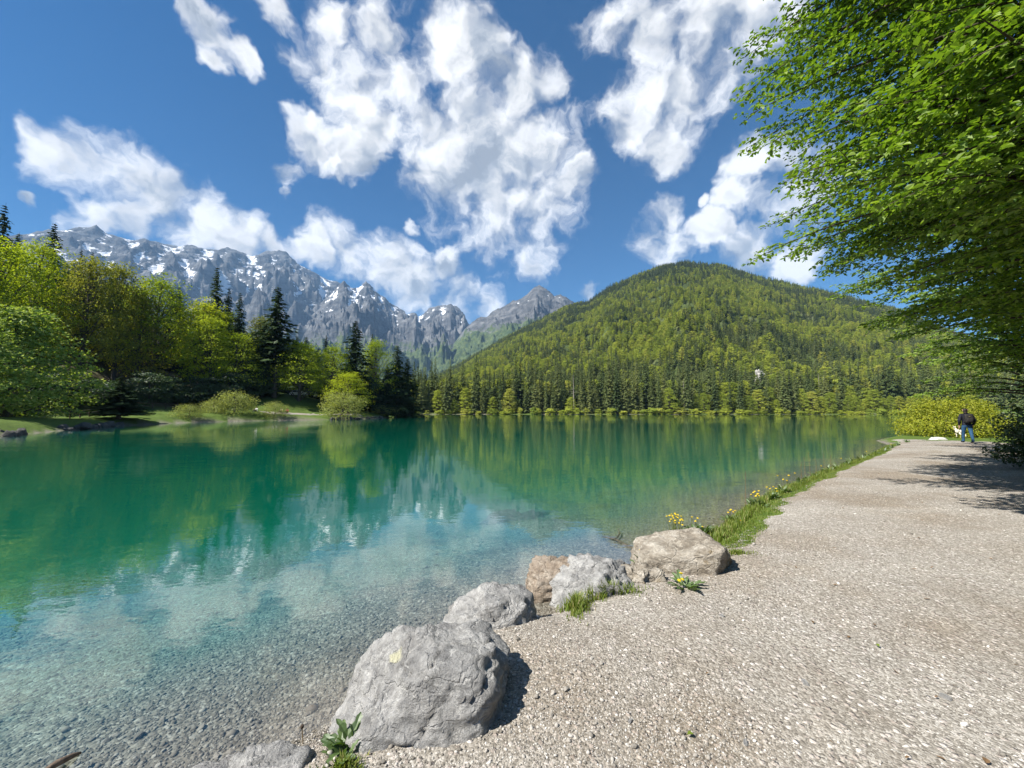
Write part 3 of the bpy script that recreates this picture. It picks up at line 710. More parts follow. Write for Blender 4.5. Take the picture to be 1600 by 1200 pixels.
# young spruce at the water and undergrowth
tree_px('spruce_tree', SPR, 3.6, 25, 190, 588, 53.5, 70, 'young black green spruce standing at the left water edge', 'spruce', GL)
MAP = deciduous(41, 15, 5.4, nclump=110, per=90, leaf=.42, low=.05, kind='leaf_maple', top=.97)
tree_px('maple_tree', [MAP], 5.4, 15, 26, 478, 44, 150, 'round maple with pale leaves hanging over the water at left edge', 'tree')
tree_px('maple_tree', [MAP], 5.4, 15, -70, 500, 37, 150, 'dark leafy tree over the water, mostly outside the left edge', 'tree')
# the wood behind them
for k in range(46):
    u = rnd.uniform(-120, 600); Y = 84 + (u > 420) * 26 + rnd.uniform(4, 40)
    kk = rnd.random(); lo = 470 if u < 300 else 540
    vt = np.interp(u, [-120, 60, 200, 300, 420, 500, 620], [400, 400, 430, 460, 500, 545, 570]) + rnd.uniform(4, 40)
    if kk < .62: S_(u, vt - 14, Y, 50, 'dark spruce in the wood behind the left shore trees', group='wood behind the left shore')
    else: D(u, vt, Y, 95, 'green broadleaf tree in the wood behind the left shore trees', group='wood behind the left shore')
DUN = deciduous(51, 6, 3.4, nclump=40, per=60, leaf=.35, low=.02, kind='leaf_dark')
for k in range(26):
    u = -40 + k * 25 + rnd.uniform(-10, 10)
    if 395 < u < 520: continue
    sY = np.interp(u, [-40, 100, 200, 300, 400, 620], [42, 52, 63, 76, 92, 113]) + rnd.uniform(1, 6)
    tree_px('undergrowth_shrub', [DUN], 3.4, 6, u, 600 + rnd.uniform(-25, 10), sY, 70, 'dark shrub in the shade under the left shore trees', 'shrub', 'undergrowth on the left shore')
# willow bushes on the bank
WIL = [deciduous(s, 4, 2.6, nclump=46, per=80, leaf=.17, low=.03, kind='leaf_willow', flat=.8, top=.9) for s in (61, 62)]
for (u, vt, Y, w, lab) in ((368, 612, 76, 66, 'rounded willow bush left of the small bush by the people'), (430, 628, 79, 40, 'small willow bush in front of the sitting people'),
                           (536, 613, 89, 74, 'largest round willow bush at the right end of the gravel'), (296, 632, 66, 44, 'low pale bush at the water edge left of the willows'),
                           (335, 624, 74, 40, 'low green bush behind the left willow'), (596, 632, 108, 40, 'low bush at the foot of the bright tree on the point')):
    tree_px('willow_bush', WIL, 2.6, 4, u, vt, Y, w, lab, 'bush', 'bushes on the left bank')
# far shore: the front rows are trees of their own
def shore_y(x):
    a = [p for p in SHORE[24:31]]; a = sorted(a); return float(np.interp(x, [p[0] for p in a], [p[1] for p in a]))
GF = 'trees along the far shore'
rw = ('front row', 'second row', 'rear row')
def szw(h, m): return 'tall' if h > m * 1.12 else 'short' if h < m * .88 else 'medium'
def where(u):
    return ('far shore line near the left point' if u < 800 else 'far shore line left of the hill top' if u < 1020 else
            'far shore line below the hill top' if u < 1160 else 'far shore line below the pale cliff' if u < 1270 else 'far shore line right of the pale trunks')
for k in range(190):
    u = 640 + (k + rnd.random()) * 880 / 190; row = k % 3
    Y = 212 + (3, 10, 19)[row] + rnd.uniform(-2, 3); x = (u - 800) / FPX * Y
    Y = max(Y, shore_y(x) + (3, 10, 19)[row]); x = (u - 800) / FPX * Y; z = hz(x, Y)
    pc = .85 if u < 1100 else .6
    if row == 0: pc *= .72
    if rnd.random() < pc:
        H = rnd.uniform(20, 34) * (1 if row else .82); W = rnd.uniform(.8, 1.15) * H / 25
        place_tree('spruce_tree', SPN[rnd.randrange(3)], (x, Y, z - .2), W, H / 25, szw(H, 24) + ' spruce, ' + rw[row] + ' of the ' + where(u), 'spruce', GF, rnd.uniform(0, 6.28))
    else:
        H = rnd.uniform(9, 19) * (1.1 if row else .8)
        place_tree('broadleaf_tree', DCN[rnd.randrange(3)], (x, Y, z - .2), rnd.uniform(.8, 1.2) * H / 18, H / 18, szw(H, 13.5) + ' light green tree, ' + rw[row] + ' of the ' + where(u), 'tree', GF, rnd.uniform(0, 6.28))
# low bushes at the far waterline
FBU = deciduous(71, 3, 2.6, nclump=26, per=40, leaf=.5, low=.02, kind='leaf_far')
for k in range(60):
    u = 645 + (k + rnd.random()) * 880 / 60; Y = 213; x = (u - 800) / FPX * Y; Y = shore_y(x) + rnd.uniform(.6, 2)
    x = (u - 800) / FPX * Y
    place_tree('shore_bush', FBU, (x, Y, hz(x, Y) - .1), rnd.uniform(.6, 1.3), rnd.uniform(.5, 1.2), 'low bush at the waterline in the ' + where(u), 'bush', 'bushes at the far waterline', rnd.uniform(0, 6))
# the hillside and valley forest reads as one mass
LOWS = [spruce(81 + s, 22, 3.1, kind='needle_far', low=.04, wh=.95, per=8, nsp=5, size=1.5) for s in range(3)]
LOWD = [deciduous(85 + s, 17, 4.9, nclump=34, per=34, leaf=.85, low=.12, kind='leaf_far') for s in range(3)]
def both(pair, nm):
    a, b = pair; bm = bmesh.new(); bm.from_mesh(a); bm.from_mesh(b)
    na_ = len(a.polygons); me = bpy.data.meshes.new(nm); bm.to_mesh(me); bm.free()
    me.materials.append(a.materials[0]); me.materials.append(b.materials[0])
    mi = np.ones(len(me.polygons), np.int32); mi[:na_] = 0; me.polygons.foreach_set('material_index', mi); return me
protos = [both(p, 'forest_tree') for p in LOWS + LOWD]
rg = np.random.default_rng(7)
na_h, ns_h = HXg.shape
NP = 44000
ia = rg.uniform(0, na_h - 1.01, NP); aaz = np.interp(ia, np.arange(na_h), np.arctan2(HXg[:, 0], HYg[:, 0])); r0_ = HR0(aaz)
rr = np.sqrt(rg.random(NP) * ((HR * 1.02) ** 2 - r0_ ** 2) + r0_ ** 2); isr = (rr - r0_) / (HR - r0_) * (110 - 1)
isr = np.minimum(isr, ns_h - 2)
a0, b0 = ia.astype(int), isr.astype(int); fa, fb = ia - a0, isr - b0
def bil(G): return (G[a0, b0] * (1 - fa) + G[a0 + 1, b0] * fa) * (1 - fb) + (G[a0, b0 + 1] * (1 - fa) + G[a0 + 1, b0 + 1] * fa) * fb
px_, py_, pz_ = bil(HXg), bil(HYg), bil(HHg)
pn = fbm(np.stack([px_ / 130, py_ / 130, px_ * 0], 1), 4); sfrac = np.clip(isr / 109, 0, 1)
pcon = np.interp(sfrac, [0, .08, .2, .45, .68, .78, .92, 1], [.68, .6, .45, .34, .36, .80, .85, .45]) + pn * .8  # extra dark conifers near the top stand in for a cloud's shadow
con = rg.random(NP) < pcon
gap = fbm(np.stack([px_ / 60 + 40, py_ / 60, px_ * 0], 1), 3) > .52
keep = ~(gap & (sfrac > .25) & (sfrac < .6) & (rg.random(NP) < .8))
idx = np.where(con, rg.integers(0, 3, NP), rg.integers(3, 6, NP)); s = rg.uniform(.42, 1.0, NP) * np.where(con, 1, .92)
pts = np.stack([px_, py_, pz_ - .5], 1)
# valley floor between the far shore and the mountains, and behind the front rows
NV = 5200
va = np.radians(rg.uniform(-46, 44, NV)); vr = np.sqrt(rg.uniform(238 ** 2, 1500 ** 2, NV)); vx, vy = vr * np.sin(va), vr * np.cos(va)
vx = np.append(vx, rg.uniform(-75, 270, 900)); vy = np.append(vy, rg.uniform(232, 300, 900)); NV += 900
vs = sdist(vx, vy); ok = (vs > 6) & (vy > 200); vx, vy = vx[ok], vy[ok]
hx = np.hypot(vx, vy); onh = (np.degrees(np.arctan2(vx, vy)) > -12) & (hx > 320); vx, vy = vx[~onh], vy[~onh]; NV = len(vx)
vz = height(vx, vy)
# hidden under the hill sheet near its foot: lift to it
pts = np.concatenate([pts[keep], np.stack([vx, vy, vz - .3], 1)])
vcon = rg.random(NV) < .68
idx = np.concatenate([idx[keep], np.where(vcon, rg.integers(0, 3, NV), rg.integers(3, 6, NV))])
s = np.concatenate([s[keep], rg.uniform(.7, 1.25, NV)])
rot = np.stack([rg.normal(size=len(s)) * .03, rg.normal(size=len(s)) * .03, rg.uniform(0, 6.28, len(s))], 1)
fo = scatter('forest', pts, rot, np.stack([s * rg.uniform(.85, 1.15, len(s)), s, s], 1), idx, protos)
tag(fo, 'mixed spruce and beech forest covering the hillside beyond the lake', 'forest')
# pale cliff and bare trunks standing out of it
def polar_hill(u, frac):
    d = ray(u, 600); az = math.atan2(d[0], d[1]); A0 = math.atan2(HXg[0, 0], HYg[0, 0]); A1 = math.atan2(HXg[-1, 0], HYg[-1, 0])
    i = (az - A0) / (A1 - A0) * (na_h - 1); j = frac * 109; a, b = int(i), int(j); return HXg[a, b], HYg[a, b], HHg[a, b]
def dead_tree(seed, H):
    rng = np.random.default_rng(seed); zt = np.linspace(0, 1, 6)
    ps = [tube(np.stack([np.sin(zt * 2 + seed) * .2, zt * 0, zt * H], 1), .018 * H * (1 - zt) + .05, 6)]
    for k in range(14):
        z = H * rng.uniform(.35, .95); a = rng.uniform(0, 6.28); L = (H - z) * .25 + .4
        ps.append(tube([(0, 0, z), (math.cos(a) * L, math.sin(a) * L, z - .1 * L)], [.09, .03], 4))
    v, f = join(ps); return np_mesh('bare_trunk', v, f, 'bark_pale')
DT = [dead_tree(1, 20), dead_tree(2, 24)]
for (u, v0, v1, Y, lab) in ((1279, 640, 588, 246, 'first pale bare trunk right of the pale cliff'), (1287, 640, 590, 250, 'second pale bare trunk right of the pale cliff'), (1298, 640, 586, 252, 'third pale bare trunk right of the pale cliff'),
                            (1068, 645, 596, 222, 'pale bare trunk in the far tree line below the hill top'), (896, 648, 590, 219, 'pale bare trunk in the far tree line left of the hill'), (1422, 600, 562, 300, 'pale bare trunk among trees near the right tree crown')):
    P = atd(u, v1, Y); g = hz(P[0], P[1]); o = link('bare_trunk', DT[rnd.randrange(2)], None, (P[0], P[1], g)); o.scale = (1, 1, (P[2] - g) / 22)
    tag(o, lab, 'dead tree', 'bare pale trunks on the far shore')
# ------------------------------------------------------------------ rocks
def rock_mesh(name, planes, seed, mats, sub=5, k=11, amp=.05, crack=.04, fscale=2.2, squash=(1, 1, 1), lichen=None):
    bm = bmesh.new(); bmesh.ops.create_icosphere(bm, subdivisions=sub, radius=1)
    bm.verts.ensure_lookup_table()
    Dv = np.array([v.co[:] for v in bm.verts]); Dv = unit(Dv)
    acc = np.zeros(len(Dv))
    for nx, ny, nzz, o in planes:
        nn = np.array([nx, ny, nzz], float); nn /= np.linalg.norm(nn); acc += (np.maximum(Dv @ nn, 0) / o) ** k
    r = acc ** (-1 / k)
    P = Dv * r[:, None]
    size = np.abs(P).max()
    q = P / size
    disp = fbm(q * fscale + seed * 7.1, 7, .60) * amp + (ridged(q * [2.2, 2.2, 4.5] + seed, 5, .55) - 1.0) * crack
    disp += (ridged(q * 7.5 + seed * 2, 4, .6) - .95) * amp * .16 + (np.abs(perlin(q * 13 + seed)) - .2) * amp * .16
    disp += -crack * .9 * np.exp(-(perlin(q * 2.4 + seed * 3) / .045) ** 2)
    P = P + unit(P) * (disp * size)[:, None]
    P *= np.array(squash)
    for v, p in zip(bm.verts, P): v.co = p
    me = bpy.data.meshes.new(name); bm.to_mesh(me); bm.free()
    me.polygons.foreach_set('use_smooth', np.ones(len(me.polygons), bool))
    if lichen is not None:
        c, rr = P[np.argmax(Dv @ np.array(lichen[:3]))], lichen[3]
        dd = np.linalg.norm((P - c) * [1, 1, 1], axis=1) + perlin(P * 16) * rr * .5
        a = me.attributes.new('lichen', 'FLOAT', 'POINT'); a.data.foreach_set('value', (1 - sstep(dd, rr * .75, rr)).astype(np.float32))
    for m in ([mats] if isinstance(mats, str) else mats): me.materials.append(MATS[m])
    return me
def rock(name, loc, planes, seed, m, label, rz=0, **k):
    o = link(name, rock_mesh(name, planes, seed, m, **k), None, loc); o.rotation_euler.z = rz
    return tag(o, label, 'boulder')
rock('boulder', (-.50, 2.47, .07), [(-.62, -.28, .74, .40), (.0, .15, 1, .46), (1, -.1, -.06, .47), (.85, -.75, .0, .52), (-.05, -1, .42, .44), (-1, .1, .1, .56), (0, 1, .3, .40), (.6, .7, .3, .50), (0, 0, -1, .4), (-.75, -.65, .3, .52), (.55, -.2, .8, .58)],
     1, 'rock_grey', 'largest grey boulder in front with a yellow lichen patch', sub=6, amp=.048, crack=.045, k=15, lichen=(-.42, -.05, .80, .05))
rock('boulder', (-.17, 3.42, .05), [(-.55, -.2, .85, .26), (.15, 0, 1, .30), (.7, -.75, .25, .30), (1, .1, .1, .40), (-1, 0, .3, .42), (0, -1, .5, .24), (0, 1, .2, .3), (0, 0, -1, .3), (.5, -.5, .7, .30)],
     2, 'rock_grey', 'angular grey boulder just behind the largest one', amp=.055, crack=.06, fscale=2.8, k=22)
rock('boulder', (.44, 4.28, .08), [(-.4, -.3, .85, .20), (0, .2, 1, .25), (1, 0, .2, .24), (-1, -.1, .2, .25), (0, -1, .2, .22), (0, 1, .2, .25), (0, 0, -1, .25)],
     3, 'rock_brown', 'small brown stained boulder at the water behind the angular grey one', amp=.07, crack=.08, k=12)
rock('boulder', (.84, 4.02, .06), [(-.5, -.35, .8, .30), (.1, .1, 1, .34), (1, 0, .3, .44), (-1, -.2, .2, .42), (.1, -1, .3, .32), (0, 1, .2, .3), (0, 0, -1, .3), (.5, -.3, .8, .32)],
     4, 'rock_grey', 'pale rounded boulder with grass growing at its foot', amp=.07, crack=.07, k=12)
rock('boulder', (1.26, 4.10, .16), [(-.2, -.35, .9, .13), (0, .2, 1, .15), (1, 0, .3, .27), (-1, -.2, .2, .32), (.1, -1, .3, .17), (0, 1, .2, .2), (0, 0, -1, .2)],
     5, 'rock_pale', 'low flat layered rock between the pale boulder and the tan block', amp=.06, crack=.14, k=10, squash=(1, 1, 1))
rock('boulder', (1.92, 4.43, .22), [(-.22, -.16, .96, .25), (.72, -.66, -.22, .36), (1, .35, .1, .50), (-1, -.1, .1, .50), (-.30, -1, .28, .31), (0, 1, .3, .34), (0, 0, -1, .25), (.6, .1, .8, .40), (.9, -.35, .35, .46), (-.7, -.6, .5, .42)],
     6, 'rock_pale', 'big tan block with dark shaded side beside the grass verge', amp=.035, crack=.03, k=26, rz=-.12)
rock('boulder', (-1.30, 2.02, -.02), [(-.2, -.1, 1, .17), (1, 0, .3, .36), (-1, 0, .3, .38), (0, -1, .4, .25), (0, 1, .3, .18), (0, 0, -1, .2)],
     7, 'rock_grey', 'pale grey rock cut off by the bottom edge of the photo', amp=.06, crack=.06, k=9)
def place_px(u, v, z): return at(u, v, z)
p = at(810, 812, -.55)
rock('boulder', (p[0], p[1], -.72), [(0, 0, 1, .30), (1, 0, .3, .8), (-1, 0, .3, .8), (0, -1, .3, .5), (0, 1, .3, .5), (0, 0, -1, .3)], 8, 'rock_bank', 'dark rock lying under the water beyond the brown boulder', sub=4, amp=.10, crack=.10, k=6)
p = at(1466, 687, .25)
rock('white_stone', (p[0], p[1], .26), [(0, 0, 1, .13), (.7, 0, .6, .30), (-.5, 0, .8, .24), (1, 0, 0, .42), (-1, 0, .1, .45), (0, -1, .5, .2), (0, 1, .3, .2), (0, 0, -1, .2)], 9, 'rock_white', 'white stone at the foot of the yellow green bush', sub=4, amp=.05, crack=.04, k=7)
p = at(1160, 848, .25)
# stones edging the left bank
SM = [rock_mesh('stone', [(rnd.uniform(-.3, .3), rnd.uniform(-.3, .3), 1, .5), (1, rnd.uniform(-.3, .3), .2, .8), (-1, 0, .2, .8), (0, -1, .3, .6), (0, 1, .3, .6), (0, 0, -1, .6)], 20 + k, 'rock_bank', sub=3, k=9, amp=.08, crack=.05) for k in range(5)]
sb = empty('stone_edging', (-45, 79, 0), 'row of rough grey stones edging the left bank at the water', 'stone edging')
idxs = [i for i, q in enumerate(SHORE) if q[0] < -33 and q[1] < 120 and q[1] > 28]
line = np.array([SHORE[i] for i in idxs]); seg = np.linalg.norm(np.diff(line, axis=0), axis=1); cum = np.concatenate([[0], np.cumsum(seg)])
for d_ in np.arange(0, cum[-1], .62):
    if perlin(np.array([[d_ * .11, 3.3, 0]]))[0] < -.06: continue
    x = np.interp(d_, cum, line[:, 0]) + rnd.uniform(-.5, .5); y = np.interp(d_, cum, line[:, 1]) + rnd.uniform(-.4, .4)
    o = link('stone', SM[rnd.randrange(5)], sb); o.location = (x + 45, y - 79, rnd.uniform(-.1, .35)); o.rotation_euler = (rnd.uniform(-.3, .3), rnd.uniform(-.3, .3), rnd.uniform(0, 6)); o.scale = (rnd.uniform(.22, .6),) * 3
rock('rock_outcrop', tuple(atd(1187, 590, 300)), [(-.5, -.3, .6, 5), (1, 0, .1, 2.2), (-1, -.1, .1, 2.8), (0, -1, .15, 4), (0, 1, .2, 4), (0, 0, -1, 22), (0, 0, 1, 10)], 31, 'rock_cliff', 'pale cliff standing out of the forest on the hillside', sub=5, amp=.10, crack=.10, k=8)['category'] = 'cliff'
# ------------------------------------------------------------------ loose stones, uncountable
def pebble_protos(n, m, flat=.6):
    out = []
    for k in range(n):
        bm = bmesh.new(); bmesh.ops.create_icosphere(bm, subdivisions=1, radius=.5); q = random.Random(100 + k)
        for v in bm.verts: v.co = Vector((v.co.x * q.uniform(.75, 1.25), v.co.y * q.uniform(.7, 1.0), v.co.z * flat * q.uniform(.7, 1.1)))
        me = bpy.data.meshes.new('loose_stone'); bm.to_mesh(me); bm.free(); me.materials.append(MATS[m]); me.polygons.foreach_set('use_smooth', np.full(len(me.polygons), k % 2 == 0)); out.append(me)
    return out
def sample_view(N, rmin, rmax, half, rg, power=1.0):
    a = np.radians(rg.uniform(-half, half, N)); r = rmin * (rmax / rmin) ** (rg.random(N) ** power)
    return r * np.sin(a), r * np.cos(a), r
rg = np.random.default_rng(21)
x, y, r = sample_view(190000, 1.5, 14, 58, rg, 1.15)
sd_ = sdist(x, y); t, p = tperp(x, y)
nz = fbm(np.stack([x * 1.3, y * 1.3, x * 0], 1), 4)
w = np.minimum(sd_ - (.02 + .46 * sstep(t, -1.5, .4) - .12 * sstep(t, 8, 16)) + nz * .13, 4.7 + nz * .5 - p)
dens = fbm(np.stack([x * .8, y * .8, x * 0 + 4], 1), 3)
ok = (w > 0) & (rg.random(len(x)) < np.clip(.62 + dens * 1.5, .06, 1)); x, y, r = x[ok], y[ok], r[ok]; n_ = len(x)
s = np.exp(rg.normal(-4.78, .42, n_)) * np.where(rg.random(n_) < .02, 1.9, 1) * np.clip(.8 + r * .03, .8, 1.2)
z = height(x, y) + .020 + nz[ok] * .006 + s * .22
rot = np.stack([rg.normal(size=n_) * .35, rg.normal(size=n_) * .35, rg.uniform(0, 6.28, n_)], 1)
tag(scatter('gravel', np.stack([x, y, z], 1), rot, np.stack([s] * 3, 1), rg.integers(0, 8, n_), pebble_protos(8, 'pebble')), 'loose pale gravel stones strewn over the path', 'gravel')
x, y, r = sample_view(130000, 1.5, 12, 60, rg, 1.0)
sd_ = sdist(x, y); t, p = tperp(x, y)
ok = (sd_ < .12) & (sd_ > -5) | ((sd_ < .5) & (t < -1.0) & (p < 0)); x, y, r, sd_ = x[ok], y[ok], r[ok], sd_[ok]; n_ = len(x)
s = np.exp(rg.normal(-4.25, .45, n_)); z = height(x, y, sd_) + s * .10
rot = np.stack([rg.normal(size=n_) * .3, rg.normal(size=n_) * .3, rg.uniform(0, 6.28, n_)], 1)
tag(scatter('lake_pebbles', np.stack([x, y, z], 1), rot, np.stack([s] * 3, 1), rg.integers(0, 8, n_), pebble_protos(8, 'pebble_bed', .5)), 'grey pebbles on the shallow lake bed', 'pebbles')
# a few single stones on the path that stand out
for (u, v, sz, lab) in ((1258, 1068, .030, 'white pebble lying alone in the middle of the gravel'), (1165, 1162, .020, 'pale pebble near the bottom of the gravel path'), (1478, 1092, .030, 'long pale pebble at the lower right of the path'),
                        (1128, 962, .022, 'small pale pebble on the path right of the flat rock'), (985, 1128, .018, 'small pebble on the path right of the boulder shadow')):
    q = at(u, v, .27); o = link('pebble', SM[rnd.randrange(5)].copy(), None, (q[0], q[1], hz(q[0], q[1]) + .03)); o.data.materials.clear(); o.data.materials.append(MATS['rock_white'])
    o.scale = (sz, sz * .7, sz * .6); o.rotation_euler.z = rnd.uniform(0, 6); tag(o, lab, 'pebble', 'single stones on the path')
for (u, v, lab) in ((1084, 1152, 'small green leaf fallen on the gravel near the bottom'), (1368, 1010, 'small yellowish leaf fallen on the gravel at the right')):
    q = at(u, v, .27); o = link('fallen_leaf', np_mesh('fallen_leaf', [(0, 0, .004), (.012, .012, .012), (.024, .011, .014), (.036, 0, .004), (.024, -.011, .012), (.012, -.012, .012)], np.array([(0, 1, 2, 3), (0, 3, 4, 5)]), 'grass_blade', False), None, (q[0], q[1], hz(q[0], q[1]) + .035)); o.rotation_euler.z = u
    tag(o, lab, 'leaf')
rg = np.random.default_rng(77); n_ = 420; t = rg.uniform(-3, 20, n_); p = rg.uniform(.2, 4.4, n_) ** 1.0
x = P0[0] + t * E1[0] + p * E2[0]; y = P0[1] + t * E1[1] + p * E2[1]
simple('dry_leaf', (.14, .085, .04), .8, .5, 30)
LIT = [np_mesh('litter', np.array([(0, 0, 0), (.3, .28, .12), (.7, .25, .1), (1, 0, .05), (.7, -.25, .12), (.3, -.3, .1)]) * [1, w_, 1], np.array([(0, 1, 2, 3), (0, 3, 4, 5)]), 'dry_leaf', False) for w_ in (1, .7, .12)]
sc_ = rg.uniform(.02, .05, n_)
tag(scatter('leaf_litter', np.stack([x, y, height(x, y) + .034], 1), np.stack([rg.normal(size=n_) * .2, rg.normal(size=n_) * .2, rg.uniform(0, 6.28, n_)], 1), np.stack([sc_] * 3, 1), rg.integers(0, 3, n_), LIT), 'dry leaf scraps and bits of twig on the gravel path', 'leaf litter')
# ------------------------------------------------------------------ grass
def blades(x, y, z, h, rg, width=.006, lean=.5):
    n_ = len(x); a = rg.uniform(0, 6.28, n_); d = np.stack([np.cos(a), np.sin(a)], 1); sd2 = np.stack([-d[:, 1], d[:, 0], np.zeros(n_)], 1)
    ln = rg.uniform(.1, lean, n_) * h; w = width * rg.uniform(.6, 1.3, n_)
    b = np.stack([x, y, z - .01], 1); m = b + np.stack([d[:, 0] * ln * .3, d[:, 1] * ln * .3, h * .6], 1); t = b + np.stack([d[:, 0] * ln, d[:, 1] * ln, h * rg.uniform(.8, 1.1, n_)], 1)
    V = np.stack([b - sd2 * w[:, None], b + sd2 * w[:, None], m - sd2 * w[:, None] * .8, m + sd2 * w[:, None] * .8, t], 1).reshape(-1, 3)
    k = np.arange(n_) * 5
    return V, [np.stack([k, k + 1, k + 3, k + 2], 1), np.stack([k + 2, k + 3, k + 4], 1)]
rg = np.random.default_rng(31)
n_ = 80000; t = 24 * rg.random(n_) ** 1.5 - .6; p = rg.uniform(-1.3, .55, n_)
x = P0[0] + t * E1[0] + p * E2[0]; y = P0[1] + t * E1[1] + p * E2[1]; sd_ = sdist(x, y); nz = fbm(np.stack([x * 1.3, y * 1.3, x * 0], 1), 4)
wv = sd_ - (.10 + .46 * sstep(t, -1.5, .4) - .12 * sstep(t, 8, 16)) + nz * .13
ok = (sd_ > -.02) & (wv < .06) & (np.hypot(x - 1.92, y - 4.45) > .35); x, y, t, sd_, wv = x[ok], y[ok], t[ok], sd_[ok], wv[ok]
cl = perlin(np.stack([x * 2.2, y * 2.2, x * 0], 1)); h = (.035 + .07 * rg.random(len(x)) + .10 * np.clip(cl, 0, 1)) * np.where(sd_ < .3, 1.2, .6) * np.where(wv > -.15, .6, 1)
V, Fb = blades(x, y, height(x, y, sd_), h, rg, .0055)
tag(link('grass', np_mesh('grass', V, Fb, 'grass_blade', False)), 'green grass verge between the gravel path and the water', 'grass', kind='stuff')
# grassy hummock between the pale boulder and the path
def tuft(name, cx, cy, rx, ry, n_, h, label, seed):
    rg = np.random.default_rng(seed); a = rg.uniform(0, 6.28, n_); q = np.abs(rg.normal(size=n_)) * .55 * (1 + .5 * np.sin(a * 3 + seed) + .25 * np.sin(a * 7)); q = np.minimum(q, 1.6); x = cx + q * np.cos(a) * rx; y = cy + q * np.sin(a) * ry
    V, Fb = blades(x, y, height(x, y) + .02, h * (.4 + rg.random(n_)) * (1.15 - q * .5), rg, .0045, .8)
    tag(link(name, np_mesh(name, V, Fb, 'grass_blade', False)), label, 'grass', kind='stuff')
tuft('grass_tuft', .58, 3.62, .12, .26, 900, .10, 'green grass tuft at the front of the pale boulder', 1)
tuft('grass_tuft', .84, 3.80, .30, .12, 1700, .11, 'green grass growing against the pale boulder', 2)
tuft('grass_tuft', 2.62, 4.72, .26, .14, 700, .045, 'small grassy clod at the right end of the tan block', 3)
tuft('grass_tuft', -.80, 1.98, .14, .08, 420, .05, 'short grass in front of the largest boulder', 4)
# ------------------------------------------------------------------ flowering herbs
def herb_leaf_mesh():
    V, F = [], []; N = 9
    for i in range(N):
        t = i / (N - 1); w = (.10 + .12 * t) * (1 - t ** 4) * (1.0 if i % 2 else .55) + .012; z = .55 * t - .42 * t * t
        V += [(t, -w, z + .03), (t, 0, z), (t, w, z + .03)]
    for i in range(N - 1):
        k = i * 3; F += [(k, k + 1, k + 4, k + 3), (k + 1, k + 2, k + 5, k + 4)]
    return np_mesh('leaf', np.array(V), np.array(F), 'herb_leaf', False)
HLEAF = herb_leaf_mesh()
def flower_mesh():
    V, F = [(0, 0, .25)], []; n_ = 18
    for ring, (r, z) in enumerate(((.28, .38), (.5, .22))):
        for k in range(n_): a = k / n_ * 6.283 + ring * .17; rr = r * (1 if k % 2 else .8); V.append((rr * math.cos(a), rr * math.sin(a), z))
    V.append((0, 0, -.1)); c = len(V) - 1
    for k in range(n_):
        k2 = (k + 1) % n_; F += [(0, 1 + k, 1 + k2), (1 + k, 1 + n_ + k, 1 + n_ + k2), (1 + k, 1 + n_ + k2, 1 + k2), (c, 1 + n_ + k2, 1 + n_ + k)]
    return np_mesh('flower', np.array(V), np.array(F), 'petal', False)
FLW = flower_mesh()
st_v, st_f = tube([(0, 0, 0), (.03, 0, .35), (.02, .02, .7), (.08, 0, 1)], [.016, .014, .012, .012], 5)
STALK = np_mesh('stalk', st_v, st_f, 'stalk_green')
def herb(u, v, z, L, nl, flowers, label, upright=.6, fl=.22, fs=.035, off=None):
    q = at(u, v, z); g = max(hz(q[0], q[1]), .0) if z < .3 else z
    t = empty('flowering_herb', (q[0], q[1], g), label, 'plant', 'herbs along the shore', rnd.uniform(0, 6))
    for k in range(nl):
        o = link('leaf', HLEAF, t); a = k * 2.4 + rnd.uniform(-.3, .3); o.rotation_euler = (rnd.uniform(-.3, .3), -rnd.uniform(.1, 1.1) * upright, a)
        s = L * rnd.uniform(.65, 1.15); o.scale = (s, s, s); o.location = (math.cos(a) * .02 + rnd.uniform(-1, 1) * L * .35, math.sin(a) * .02 + rnd.uniform(-1, 1) * L * .35, 0)
    for k in range(flowers):
        s = link('stalk', STALK, t); a = rnd.uniform(0, 6.28); hh = fl * rnd.uniform(.7, 1.15); s.location = (rnd.uniform(-1, 1) * L * .5, rnd.uniform(-1, 1) * L * .5, 0); s.scale = (hh, hh, hh); s.rotation_euler = (rnd.uniform(-.2, .2), rnd.uniform(-.2, .2), a)
        f = link('flower', FLW, s); f.location = (.08, 0, 1.0); f.scale = (fs / hh * .75,) * 3; f.rotation_euler = (rnd.uniform(-.4, .4), rnd.uniform(-.4, .4), 0)
    return t
herb(540, 1182, .14, .15, 30, 0, 'leafy dandelion in front of the largest boulder', .95)
herb(1072, 922, .22, .16, 24, 3, 'dandelion with yellow flower under the tan block', .5, .10, .05)
herb(1012, 890, .12, .19, 30, 6, 'leafy plant with small yellow flowers left of the tan block', .9, .22, .04)
herb(1058, 828, .12, .16, 14, 22, 'bunch of bright yellow flowers behind the tan block', .9, .30, .045)
herb(1092, 824, .16, .22, 60, 4, 'dense dark green leafy clump right of the bunch of yellow flowers', 1.0, .26, .045)
herb(1142, 802, .18, .17, 34, 5, 'green herb next along the verge from the dense leafy clump', .9, .22, .05)
herb(1182, 784, .2, .18, 34, 10, 'herb with several yellow heads on the verge', .9, .27, .05)
herb(1206, 774, .2, .18, 20, 5, 'yellow flowered herb touching the one with several heads', .9, .24, .05)
herb(1224, 764, .2, .20, 22, 4, 'herb with one tall yellow flower at the bend of the verge', .9, .34, .055)
herb(1152, 812, .2, .08, 8, 1, 'tiny yellow flower low in the verge grass', .6, .08, .03)
for k, u in enumerate(range(1248, 1420, 12)):
    v = np.interp(u, [1240, 1280, 1330, 1380, 1425], [752, 736, 718, 703, 689])
    herb(u, v, .2, .20, 12, 1 if k % 3 == 0 else 0, 'low leafy herb in the far stretch of the grass verge', .9, .25, .06)
